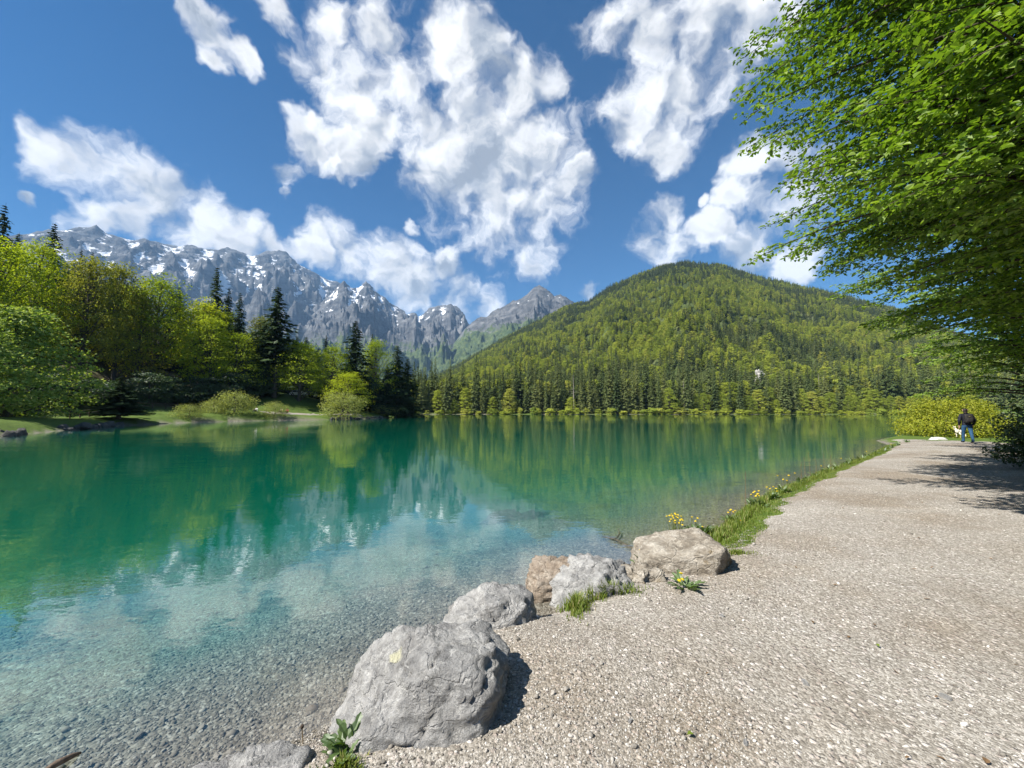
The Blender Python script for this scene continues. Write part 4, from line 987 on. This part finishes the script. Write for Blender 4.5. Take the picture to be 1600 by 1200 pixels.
# dry stalks in the verge
for k, (u, v) in enumerate(((1252, 745), (1258, 742), (1266, 740), (1276, 738), (1288, 735), (1165, 785), (1298, 731))):
    q = at(u, v, .2); o = link('dry_stalk', None if False else STALK.copy(), None, (q[0], q[1], .15)); o.data.materials.clear(); o.data.materials.append(MATS['stem']); o.scale = (.3, .3, .42 + .1 * (k % 3)); o.rotation_euler.z = k
    tag(o, 'thin dry stalk standing in the grass verge', 'stalk', 'dry stalks in the verge')
q = at(474, 1182, .05); t = empty('seed_stalk', (q[0], q[1], .03), 'single brown stalk with a dark seed head at the bottom', 'stalk')
v, f = tube([(0, 0, 0), (-.01, .01, .08), (-.022, .02, .15)], [.003, .0028, .0025], 6); link('stalk', np_mesh('stalk', v, f, 'stem'), t)
o = link('seed_head', rock_mesh('seed_head', [(0, 0, 1, .011), (1, 0, 0, .008), (-1, 0, 0, .008), (0, 1, 0, .008), (0, -1, 0, .008), (0, 0, -1, .009)], 3, 'seedhead', sub=3, k=4, amp=.1), t); o.location = (-.022, .02, .155)
# driftwood and sunken branch
a, b = at(60, 1212, .02), at(126, 1176, -.0)
v, f = tube([a, a * .6 + b * .4 + [0, 0, .012], a * .25 + b * .75 + [.006, 0, .01], b], [.014, .018, .014, .006], 7)
tag(link('driftwood_stick', np_mesh('driftwood_stick', v, f, 'driftwood')), 'short brown stick lying in the shallows at bottom left', 'stick')
def stick(pix, z, rad): return tube([at(u, v_, z) for u, v_ in pix], rad, 6)
parts = [stick([(1012, 868), (985, 856), (960, 842), (940, 838)], -.06, [.03, .026, .02, .008]), stick([(962, 843), (968, 834), (966, 826)], -.05, [.016, .012, .006]), stick([(985, 856), (965, 858), (945, 852)], -.08, [.016, .01, .006])]
v, f = join(parts); tag(link('sunken_branch', np_mesh('sunken_branch', v, f, 'driftwood')), 'dark forked branch lying under the clear water near the tan block', 'branch')
# ------------------------------------------------------------------ beeches arching over the path
def leaf_geo(base, axis, nrm, L, W):
    """pointed oval leaf: 6 outline points, folded along the midrib -> 4 quads/tris worth in 2 quads"""
    nrm = unit(nrm - axis * (nrm * axis).sum(1)[:, None]); side = np.cross(nrm, axis); L = L[:, None]; W = W[:, None]
    tip = base + axis * L - nrm * L * .10; m1 = base + axis * L * .33; m2 = base + axis * L * .70
    up = nrm * W * .22
    V = np.stack([base, m1 + side * W * .5 + up, m2 + side * W * .42 + up, tip, m2 - side * W * .42 + up, m1 - side * W * .5 + up], 1).reshape(-1, 3)
    k = np.arange(len(base)) * 6
    return V, np.concatenate([np.stack([k, k + 1, k + 2, k + 3], 1), np.stack([k, k + 3, k + 4, k + 5], 1)])
def beech(base, trunk_top, R, zlo, zhi, nprim, leafL, seed, label, azc=None, azw=math.pi, r0=.16, single=0, fork=False, dens=1.0, rlow=.85, step=.055, clip=None):
    rng = np.random.default_rng(seed); base = np.array(base, float)
    t = empty('beech_tree', base, label, 'tree', 'beech trees on the right of the path')
    zt = np.linspace(0, 1, 9); tp = np.stack([.25 * np.sin(zt * 2.5 + seed), .2 * np.cos(zt * 3 + seed) - .2, zt * trunk_top], 1)
    v, f = tube(tp, r0 * (1 - zt) ** .7 + .03, 10); 
    if fork:
        q = tp[3]; v2, f2 = tube([q, q + [.35, -.1, .8], q + [.9, .1, 1.9]], [r0 * .5, r0 * .4, .03], 7); v, f = join([(v, f), (v2, f2)])
    link('trunk', np_mesh('trunk', v, f, 'bark'), t)
    bparts, LB, LA, LN, LS = [], [], [], [], []
    for i in range(nprim):
        q = (i + rng.random()) / nprim; z = zlo + (zhi - zlo) * q ** 1.1
        az = (rng.uniform(-1, 1) * azw + azc) if azc is not None else rng.uniform(0, 6.28)
        prof = np.interp(q, [0, .12, .35, .7, 1], [rlow, 1.0, 1.06, .98, .45])
        L = R * prof * rng.uniform(.72, 1.08)
        d = np.array([math.sin(az), math.cos(az), 0]); s_ = np.array([d[1], -d[0], 0])
        el = np.interp(q, [0, .5, 1], [.10, .38, .8]); tt = np.linspace(0, 1, 10)
        zb = z - .25 * L * el - .1
        cur = np.outer(tt * L, d) + np.outer(np.sin(tt * 3 + i) * .06 * L, s_) + np.stack([tt * 0, tt * 0, zb + el * L * (tt * 1.35 - .62 * tt ** 2.2) - .10 * L * tt ** 3], 1)
        bparts.append(tube(cur, (.007 * L + .012) * (1 - tt) + .004, 5))
        # side twigs, nearly in one plane
        m = max(6, int(L / .17)); us = np.linspace(.16, 1.0, m) ** .85
        for k_, uu in enumerate(us):
            p0 = np.array([np.interp(uu, tt, cur[:, c]) for c in range(3)])
            sg = 1 if k_ % 2 else -1
            Lt = (.30 * L * (1 - uu) ** .6 + .28) * rng.uniform(.6, 1.2)
            ang = rng.uniform(.55, 1.05) * sg if k_ < m - 1 else 0
            td = d * math.cos(ang) + s_ * math.sin(ang) + np.array([0, 0, rng.normal() * .16 - .02]); td /= np.linalg.norm(td)
            nl = max(4, int(Lt / step * dens)); w_ = (np.arange(nl) + rng.random(nl) * .5) / nl
            pos = p0 + np.outer(w_ * Lt, td) + np.stack([0 * w_, 0 * w_, -.13 * Lt * w_ ** 2], 1)
            if k_ % 3 == 0: bparts.append(tube([p0, p0 + td * Lt * .5 - [0, 0, .03 * Lt], p0 + td * Lt - [0, 0, .13 * Lt]], [.008, .006, .003], 3))
            for side in (1, -1):
                nn = np.tile(np.array([0, 0, .75]) + np.array(SUN) * .75, (nl, 1)) + rng.normal(size=(nl, 3)) * .38
                la = td * .55 + np.cross(np.array([0, 0, 1.]), td) * side * .85
                ax = unit(np.tile(la, (nl, 1)) + rng.normal(size=(nl, 3)) * .28 - [0, 0, .22])
                LB.append(pos + rng.normal(size=(nl, 3)) * .018); LA.append(ax); LN.append(unit(nn)); LS.append(leafL * rng.uniform(.5, 1.25, nl))
    bv, bf = join(bparts); link('branches', np_mesh('branches', bv, bf, 'twig'), t)
    LB, LA, LN, LS = map(np.concatenate, (LB, LA, LN, LS))
    if clip is not None: k = clip(LB + base); LB, LA, LN, LS = LB[k], LA[k], LN[k], LS[k]
    if single:
        W_ = LB + base - [0, 0, CZ]; fw = W_[:, 1]; uu = 800 + W_[:, 0] / np.maximum(fw, .1) * FPX; vv = 642 - W_[:, 2] / np.maximum(fw, .1) * FPX
        vis = (fw > .8) & (uu > 1180) & (uu < 1600) & (vv > 0) & (vv < 640); score = np.where(vis, LS / np.linalg.norm(W_, axis=1), 0)
        pick = np.argsort(-score)[:single]
        one = np_mesh('leaf', *leaf_geo(np.zeros((1, 3)), np.array([[0, 1., 0]]), np.array([[0, 0, 1.]]), np.array([1.]), np.array([.64])), 'beech_leaf', False)
        for j in pick:
            o = link('leaf', one, t); y_ = Vector(LA[j]); z_ = Vector(LN[j]); z_ = (z_ - y_ * z_.dot(y_)).normalized(); x_ = y_.cross(z_)
            M = Matrix((x_, y_, z_)).transposed().to_4x4(); o.matrix_local = Matrix.Translation(LB[j]) @ M @ Matrix.Scale(LS[j], 4)
        rest = np.ones(len(LB), bool); rest[pick] = False; LB, LA, LN, LS = LB[rest], LA[rest], LN[rest], LS[rest]
    fo = link('foliage', np_mesh('foliage', *leaf_geo(LB, LA, LN, LS, LS * .64), 'beech_leaf', False), t); fo['kind'] = 'stuff'
    return t
gz = lambda x, y: (x, y, hz(x, y))
nearcut = lambda P: (np.linalg.norm(P - [0, 0, CZ], axis=1) > 2.2)
beech(gz(9.0, 4.7), 17, 4.75, 3.7, 16.5, 290, .100, 5, 'large beech whose leafy boughs fill the upper right corner', azc=-1.75, azw=2.2, r0=.22, single=300, clip=nearcut)
beech(gz(13.4, 8.0), 12, 4.6, 3.3, 10.5, 125, .105, 6, 'second beech along the path behind the nearest boughs', azc=-1.6, azw=2.4, r0=.2, step=.065)
beech(gz(17.9, 11.8), 10, 4.2, 3.0, 9, 85, .12, 7, 'third beech along the path, in deep shade', azc=-1.5, azw=2.6, r0=.18, step=.08)
beech(gz(20.3, 15.4), 7, 3.2, 2.4, 6, 40, .12, 8, 'slim forked beech whose dark trunk shows at the right edge', azc=-1.2, azw=3, r0=.15, fork=True, step=.09)
DKT = deciduous(91, 14, 5.0, nclump=80, per=80, leaf=.34, low=.04, kind='leaf_dark')
for k, (x, y, h) in enumerate(((12.5, 2.5, 12), (17.5, 6, 12), (22.5, 11, 11), (27, 15.5, 10), (33, 21, 9))):
    place_tree('broadleaf_tree', DKT, gz(x, y), .8, h / 14, 'dark leafy tree in the shade behind the beeches', 'tree', 'trees behind the beeches', k * 1.3)
# bushes at the end of the path
YB = deciduous(95, 2.6, 2.9, nclump=120, per=110, leaf=.13, low=.02, kind='leaf_yellow', flat=.6, top=.9)
x, y = 28.9, 26.2; place_tree('yellow_bush', YB, (x, y, .1), .88, .92, 'broad yellow green bush beside the walking person', 'bush', 'bushes at the end of the path', .4)
x, y = 33.0, 28.4; place_tree('yellow_bush', YB, (x, y, .1), .75, .9, 'yellow green bush behind, at the right of the walking person', 'bush', 'bushes at the end of the path', 2.1)
DB = deciduous(96, 1.6, 1.4, nclump=50, per=80, leaf=.11, low=.02, kind='leaf_dark', flat=.7)
for k, (x, y, s, lab) in enumerate(((17.9, 12.7, .85, 'dark low bush at the right edge beside the path'), (20.2, 14.7, .8, 'dark bush at the foot of the forked beech'), (15.2, 10.9, .9, 'dark bush in the shade at the right edge'))):
    place_tree('dark_bush', DB, gz(x, y), s, s, lab, 'bush', 'dark bushes right of the path', k * 2.0)
# ------------------------------------------------------------------ people and dog
def skin_mesh(name, joints, edges, zmat, mats, sub=2, root=0):
    """joints: {key: (x,y,z,r)}; grows one continuous body"""
    keys = list(joints); me = bpy.data.meshes.new(name)
    me.from_pydata([joints[k][:3] for k in keys], [(keys.index(a), keys.index(b)) for a, b in edges], [])
    o = bpy.data.objects.new(name, me); C.objects.link(o)
    md = o.modifiers.new('skin', 'SKIN'); md.use_smooth_shade = True
    if not me.skin_vertices: 
        bpy.context.view_layer.objects.active = o
    for k, sv in zip(keys, me.skin_vertices[0].data):
        r = joints[k][3]; sv.radius = (r, r) if not hasattr(r, '__len__') else r
    me.skin_vertices[0].data[root].use_root = True
    s = o.modifiers.new('sub', 'SUBSURF'); s.levels = sub; s.render_levels = sub
    dg = bpy.context.evaluated_depsgraph_get(); dg.update()
    out = bpy.data.meshes.new_from_object(o.evaluated_get(dg)); bpy.data.objects.remove(o)
    out.materials.clear()
    for m in mats: out.materials.append(MATS[m])
    for p in out.polygons: p.material_index = zmat(p.center); p.use_smooth = True
    return out
def hand(J, Ed, wrist, dirv, side, pre):
    w = Vector(J[wrist][:3]); d = Vector(dirv).normalized(); s = Vector(side).normalized()
    J[pre + 'palm'] = (*(w + d * .07), (.038, .02)); Ed.append((wrist, pre + 'palm'))
    for k, (o, L) in enumerate(((-.028, .070), (-.009, .082), (.010, .077), (.028, .060))):
        a = w + d * .10 + s * o; b = a + d * L * .55 + Vector((0, .012, 0)); c = b + d * L * .45 + Vector((0, .022, 0))
        for nm, pnt, r in (('a', a, .010), ('b', b, .009), ('c', c, .008)): J['%sf%d%s' % (pre, k, nm)] = (*pnt, r)
        Ed += [(pre + 'palm', '%sf%da' % (pre, k)), ('%sf%da' % (pre, k), '%sf%db' % (pre, k)), ('%sf%db' % (pre, k), '%sf%dc' % (pre, k))]
    a = w + d * .05 + Vector((0, .03, 0)); b = a + d * .035 + Vector((0, .02, 0)); J[pre + 'ta'] = (*a, .011); J[pre + 'tb'] = (*b, .009)
    Ed += [(wrist, pre + 'ta'), (pre + 'ta', pre + 'tb')]
def walker():
    J = {'pel': (0, 0, .95, (.16, .12)), 'waist': (0, .01, 1.08, (.15, .115)), 'chest': (0, .0, 1.30, (.185, .13)), 'nk': (0, .02, 1.46, (.085, .08)), 'neck': (0, .035, 1.53, .058),
         'hd1': (0, .05, 1.60, .082), 'hd2': (0, .05, 1.69, .095), 'hd3': (0, .045, 1.755, .06)}
    Ed = [('pel', 'waist'), ('waist', 'chest'), ('chest', 'nk'), ('nk', 'neck'), ('neck', 'hd1'), ('hd1', 'hd2'), ('hd2', 'hd3')]
    for s, nm, fy, ry in ((-1, 'L', .16, -.14), (1, 'R', -.20, .16)):
        J[nm + 'hip'] = (s * .10, 0, .88, .105); J[nm + 'knee'] = (s * .105, fy * .55 + .03, .50, .072); J[nm + 'ank'] = (s * .10, fy, .10 + (.05 if fy < 0 else 0), .048)
        J[nm + 'toe'] = (s * .11, fy + .17, .045 + (.0 if fy < 0 else .02), .040); J[nm + 'heel'] = (s * .10, fy - .04, .05 + (.06 if fy < 0 else 0), .040)
        Ed += [('pel', nm + 'hip'), (nm + 'hip', nm + 'knee'), (nm + 'knee', nm + 'ank'), (nm + 'ank', nm + 'toe'), (nm + 'ank', nm + 'heel')]
        J[nm + 'sh'] = (s * .20, 0, 1.41, .082); J[nm + 'elb'] = (s * .30, ry * .4 - .05, 1.13, .062); J[nm + 'wri'] = (s * .27, ry * .6 + .08, .90, .040)
        Ed += [('chest', nm + 'sh'), (nm + 'sh', nm + 'elb'), (nm + 'elb', nm + 'wri')]
        hand(J, Ed, nm + 'wri', (-.02 * s, .25, -.95), (0, 1, .2), nm)
    def zm(c):
        if c.z < .105 and abs(c.x) < .25: return 3
        if abs(c.x) > .21 and c.z < .90: return 2
        if c.z < .90: return 1
        if c.z > 1.49: return 4 if (c.y < .085 or c.z > 1.70) else 2
        return 0
    return skin_mesh('body', J, Ed, zm, ['jacket', 'jeans', 'skin', 'shoe', 'hair'])
q = at(1513, 693, .27); az = math.atan2(E1[0], E1[1])
pg = hz(q[0], q[1]) + .024
person = empty('person', (q[0], q[1], pg), 'person in dark jacket and blue jeans walking away along the path', 'person', None, -az * .55)
link('body', walker(), person)
def face_bits(parent, hz_, y0, k=1.0):
    for s in (-1, 1):
        o = link('ear', rock_mesh('ear', [(1, 0, 0, .014), (-1, 0, 0, .014), (0, 1, 0, .022), (0, -1, 0, .022), (0, 0, 1, .034), (0, 0, -1, .03)], 1, 'skin', sub=2, k=3, amp=0, crack=0), parent); o.location = (s * .088, y0 - .005, hz_)
        o = link('eye', rock_mesh('eye', [(1, 0, 0, .012), (-1, 0, 0, .012), (0, 1, 0, .01), (0, -1, 0, .01), (0, 0, 1, .008), (0, 0, -1, .008)], 1, 'nose_black', sub=2, k=3, amp=0, crack=0), parent); o.location = (s * .034, y0 + .088, hz_ + .01)
    o = link('nose', rock_mesh('nose', [(1, 0, 0, .015), (-1, 0, 0, .015), (0, 1, -.3, .03), (0, -1, 0, .02), (0, 0, 1, .03), (0, 0, -1, .02)], 1, 'skin', sub=2, k=3, amp=0, crack=0), parent); o.location = (0, y0 + .09, hz_ - .025)
    o = link('mouth', rock_mesh('mouth', [(1, 0, 0, .026), (-1, 0, 0, .026), (0, 1, 0, .008), (0, -1, 0, .01), (0, 0, 1, .007), (0, 0, -1, .007)], 1, 'shirt_red', sub=2, k=3, amp=0, crack=0), parent); o.location = (0, y0 + .080, hz_ - .065)
face_bits(person, 1.66, .05)
bp = empty('backpack', (q[0], q[1], pg), 'small black backpack worn by the walking person', 'backpack', None, -az * .55)
o = link('bag', rock_mesh('bag', [(1, 0, 0, .15), (-1, 0, 0, .15), (0, 1, 0, .085), (0, -1, .1, .10), (0, 0, 1, .22), (0, 0, -1, .22)], 2, 'pack_cloth', sub=4, k=6, amp=.02, crack=.01), bp); o.location = (0, -.20, 1.24)
o = link('front_pocket', rock_mesh('front_pocket', [(1, 0, 0, .11), (-1, 0, 0, .11), (0, 1, 0, .04), (0, -1, 0, .05), (0, 0, 1, .09), (0, 0, -1, .09)], 3, 'pack_cloth', sub=3, k=6, amp=.02, crack=.01), bp); o.location = (0, -.30, 1.16)
o = link('patch', rock_mesh('patch', [(1, 0, 0, .06), (-1, 0, 0, .06), (0, 1, 0, .01), (0, -1, 0, .01), (0, 0, 1, .02), (0, 0, -1, .02)], 4, 'pack_patch', sub=2, k=6, amp=0, crack=0), bp); o.location = (0, -.303, 1.34)
for s in (-1, 1):
    v, f = tube([(s * .11, -.16, 1.42), (s * .115, -.04, 1.49), (s * .12, .09, 1.45), (s * .13, .15, 1.30), (s * .14, .06, 1.12), (s * .13, -.14, 1.08)], [.018] * 6, 5); link('strap', np_mesh('strap', v, f, 'pack_cloth'), bp)
# white dog trotting ahead, seen from behind
def dog_body():
    J = {'hip': (0, -.20, .40, (.085, .095)), 'mid': (0, -.02, .385, (.085, .095)), 'chest': (0, .17, .38, (.095, .12)), 'neck': (0, .29, .50, .062), 'head': (0, .36, .58, .066), 'muz': (0, .46, .555, .032), 'nose': (0, .50, .55, .018),
         't1': (0, -.30, .46, .024), 't2': (0, -.36, .56, .02), 't3': (0, -.33, .65, .014), 'eL': (-.045, .34, .66, .018), 'eR': (.045, .34, .66, .018), 'eLt': (-.06, .35, .70, .008), 'eRt': (.06, .35, .70, .008)}
    Ed = [('hip', 'mid'), ('mid', 'chest'), ('chest', 'neck'), ('neck', 'head'), ('head', 'muz'), ('muz', 'nose'), ('hip', 't1'), ('t1', 't2'), ('t2', 't3'), ('head', 'eL'), ('head', 'eR'), ('eL', 'eLt'), ('eR', 'eRt')]
    for s, nm, o in ((-1, 'l', .05), (1, 'r', -.05)):
        J[nm + 'k'] = (s * .075, -.13 + o * .4, .29, .055); J[nm + 'h'] = (s * .075, -.26 + o, .15, .026); J[nm + 'p'] = (s * .075, -.24 + o, .03, .022); J[nm + 'pt'] = (s * .075, -.19 + o, .022, .022)
        Ed += [('hip', nm + 'k'), (nm + 'k', nm + 'h'), (nm + 'h', nm + 'p'), (nm + 'p', nm + 'pt')]
        J[nm + 's'] = (s * .075, .16 - o * .3, .27, .044); J[nm + 'w'] = (s * .07, .17 - o, .14, .024); J[nm + 'f'] = (s * .07, .18 - o, .03, .021); J[nm + 'ft'] = (s * .07, .22 - o, .022, .022)
        Ed += [('chest', nm + 's'), (nm + 's', nm + 'w'), (nm + 'w', nm + 'f'), (nm + 'f', nm + 'ft')]
    return skin_mesh('body', J, Ed, lambda c: 1 if c.y > .492 else 0, ['dog_fur', 'nose_black'])
q2 = at(1500, 684, .27)
dog = empty('dog', (q2[0], q2[1], hz(q2[0], q2[1]) + .024), 'white dog beside the walking person', 'dog', None, -az * .3)
link('body', dog_body(), dog)
# sitting people on the left bank
def sitter():
    J = {'pel': (0, 0, .14, (.16, .13)), 'waist': (0, -.03, .28, (.15, .11)), 'chest': (0, -.02, .48, (.17, .12)), 'nk': (0, .0, .63, .075), 'neck': (0, .02, .69, .055), 'hd1': (0, .04, .77, .08), 'hd2': (0, .04, .86, .092), 'hd3': (0, .03, .92, .06)}
    Ed = [('pel', 'waist'), ('waist', 'chest'), ('chest', 'nk'), ('nk', 'neck'), ('neck', 'hd1'), ('hd1', 'hd2'), ('hd2', 'hd3')]
    for s, nm in ((-1, 'L'), (1, 'R')):
        J[nm + 'hip'] = (s * .11, .08, .13, .10); J[nm + 'knee'] = (s * .14, .42, .46, .068); J[nm + 'ank'] = (s * .13, .62, .09, .046); J[nm + 'toe'] = (s * .14, .78, .045, .04)
        Ed += [('pel', nm + 'hip'), (nm + 'hip', nm + 'knee'), (nm + 'knee', nm + 'ank'), (nm + 'ank', nm + 'toe')]
        J[nm + 'sh'] = (s * .19, 0, .57, .075); J[nm + 'elb'] = (s * .26, .14, .36, .055); J[nm + 'wri'] = (s * .17, .36, .40, .036)
        Ed += [('chest', nm + 'sh'), (nm + 'sh', nm + 'elb'), (nm + 'elb', nm + 'wri')]
        hand(J, Ed, nm + 'wri', (-.2 * s, .9, .1), (1, 0, 0), nm)
    def mk(shirt):
        def zm(c):
            if c.z > .67: return 3 if (c.y > .08 and c.z < .87) else 4
            if c.y > .30 and c.z > .3 and c.z < .47 and abs(c.x) < .24 and c.y < .6 and c.z > .38: return 3
            if c.y > .60 and c.z < .10: return 2
            return 1 if (c.z < .19 or c.y > .2) else 0
        return skin_mesh('body', J, Ed, zm, [shirt, 'trousers', 'shoe', 'skin', 'hair'])
    return mk
mk = sitter()
for (u, Y, shirt, lab) in ((402, 79.5, 'shirt_white', 'person in white sitting on the bank between two willow bushes'), (441, 83, 'shirt_yellow', 'person in pale yellow sitting behind the small willow bush'), (450, 83, 'shirt_red', 'person in red sitting at the left end of the gravel')):
    X_ = (u - 800) / FPX * Y; t = empty('person', (X_, Y, hz(X_, Y) + .05), lab, 'person', None, math.atan2(X_, Y) + math.pi + .3, 1.25)
    link('body', mk(shirt), t); face_bits(t, .84, .04)
# parked car and railing behind the trees on the left
def boxm(name, sx, sy, sz, m, bev=.03, parent=None, loc=(0, 0, 0)):
    bm = bmesh.new(); bmesh.ops.create_cube(bm, size=1)
    for v in bm.verts: v.co = Vector((v.co.x * sx, v.co.y * sy, v.co.z * sz))
    if bev: bmesh.ops.bevel(bm, geom=bm.edges[:], offset=bev, segments=2, affect='EDGES')
    me = bpy.data.meshes.new(name); bm.to_mesh(me); bm.free(); me.materials.append(MATS[m])
    return link(name, me, parent, loc)
def car(loc, rz, label):
    t = empty('parked_car', loc, label, 'car', None, rz)
    prof = [(-2.1, .35), (-2.12, .75), (-1.95, .95), (-1.75, 1.0), (-1.25, 1.45), (.35, 1.48), (1.05, 1.02), (1.95, .85), (2.1, .65), (2.1, .35)]
    bm = bmesh.new(); L = [bm.verts.new((x, -.85 if z < 1.05 else -.68, z)) for x, z in prof]; Rr = [bm.verts.new((x, .85 if z < 1.05 else .68, z)) for x, z in prof]; n_ = len(prof)
    bm.faces.new(L); bm.faces.new(Rr[::-1])
    for k in range(n_): bm.faces.new((L[k], Rr[k], Rr[(k + 1) % n_], L[(k + 1) % n_]))
    bmesh.ops.recalc_face_normals(bm, faces=bm.faces[:]); bmesh.ops.bevel(bm, geom=bm.edges[:], offset=.05, segments=2, affect='EDGES')
    me = bpy.data.meshes.new('body'); bm.to_mesh(me); bm.free(); me.materials.append(MATS['car_paint']); link('body', me, t)
    def quad(nm, pts, m):
        me = np_mesh(nm, np.array(pts), np.array([[0, 1, 2, 3]]), m, False); o = link(nm, me, t); md = o.modifiers.new('s', 'SOLIDIFY'); md.thickness = .02; return o
    for s in (-1, 1):
        for x0, x1, x2, x3 in ((-1.5, -.45, -.45, -1.15), (-.38, .78, .32, -.38)):
            quad('window', [(x0, s * .845, 1.06), (x1, s * .845, 1.06), (x2, s * .72, 1.40), (x3, s * .72, 1.40)], 'car_glass')
    quad('windscreen', [(1.03, -.70, 1.07), (1.03, .70, 1.07), (.42, .60, 1.45), (.42, -.60, 1.45)], 'car_glass'); quad('rear_window', [(-1.73, -.70, 1.05), (-1.73, .70, 1.05), (-1.32, .60, 1.43), (-1.32, -.60, 1.43)], 'car_glass')
    for x in (-1.3, 1.32):
        for s in (-1, 1):
            v, f = tube([(0, -.10, 0), (0, -.10001, 0), (0, .10, 0)], [.05, .33, .33], 18); w = link('wheel', np_mesh('wheel', v, f, 'rubber'), t, (x, s * .80, .33))
            v, f = tube([(0, s * .09, 0), (0, s * .115, 0), (0, s * .116, 0)], [.2, .2, .01], 14); link('rim', np_mesh('rim', v, f, 'rim'), w)
    for s in (-1, 1): boxm('headlight', .08, .3, .14, 'lamp_glass', .02, t, (2.06, s * .6, .72)); boxm('tail_light', .06, .22, .2, 'shirt_red', .02, t, (-2.1, s * .66, .82))
X_, Y_ = (466 - 800) / FPX * 104, 104
car((X_, Y_, hz(X_, Y_) + .02), .5, 'white car parked in the shade between the left shore trees')
def rail(p0, p1, npost, label):
    p0, p1 = np.array(p0), np.array(p1); t = empty('wooden_railing', (p0[0], p0[1], hz(*p0)), label, 'railing'); b = np.array([p0[0], p0[1], hz(*p0)])
    P = [np.array([*(p0 + (p1 - p0) * k / (npost - 1)), 0]) for k in range(npost)]
    for q in P: q[2] = hz(q[0], q[1])
    for q in P: boxm('post', .13, .13, 1.1, 'old_wood', .015, t, tuple(q - b + [0, 0, .5]))
    for hgt in (.55, .95):
        for a, c in zip(P[:-1], P[1:]):
            v, f = tube([a - b + [0, .075, hgt], c - b + [0, .075, hgt]], [.06, .06], 6); link('rail', np_mesh('rail', v, f, 'old_wood'), t)
rail((-57, 50.5), (-63, 63), 7, 'dark wooden railing behind the young spruce on the left bank')
rail((-63, 66), (-60, 78), 7, 'dark wooden railing behind the willows on the left bank')
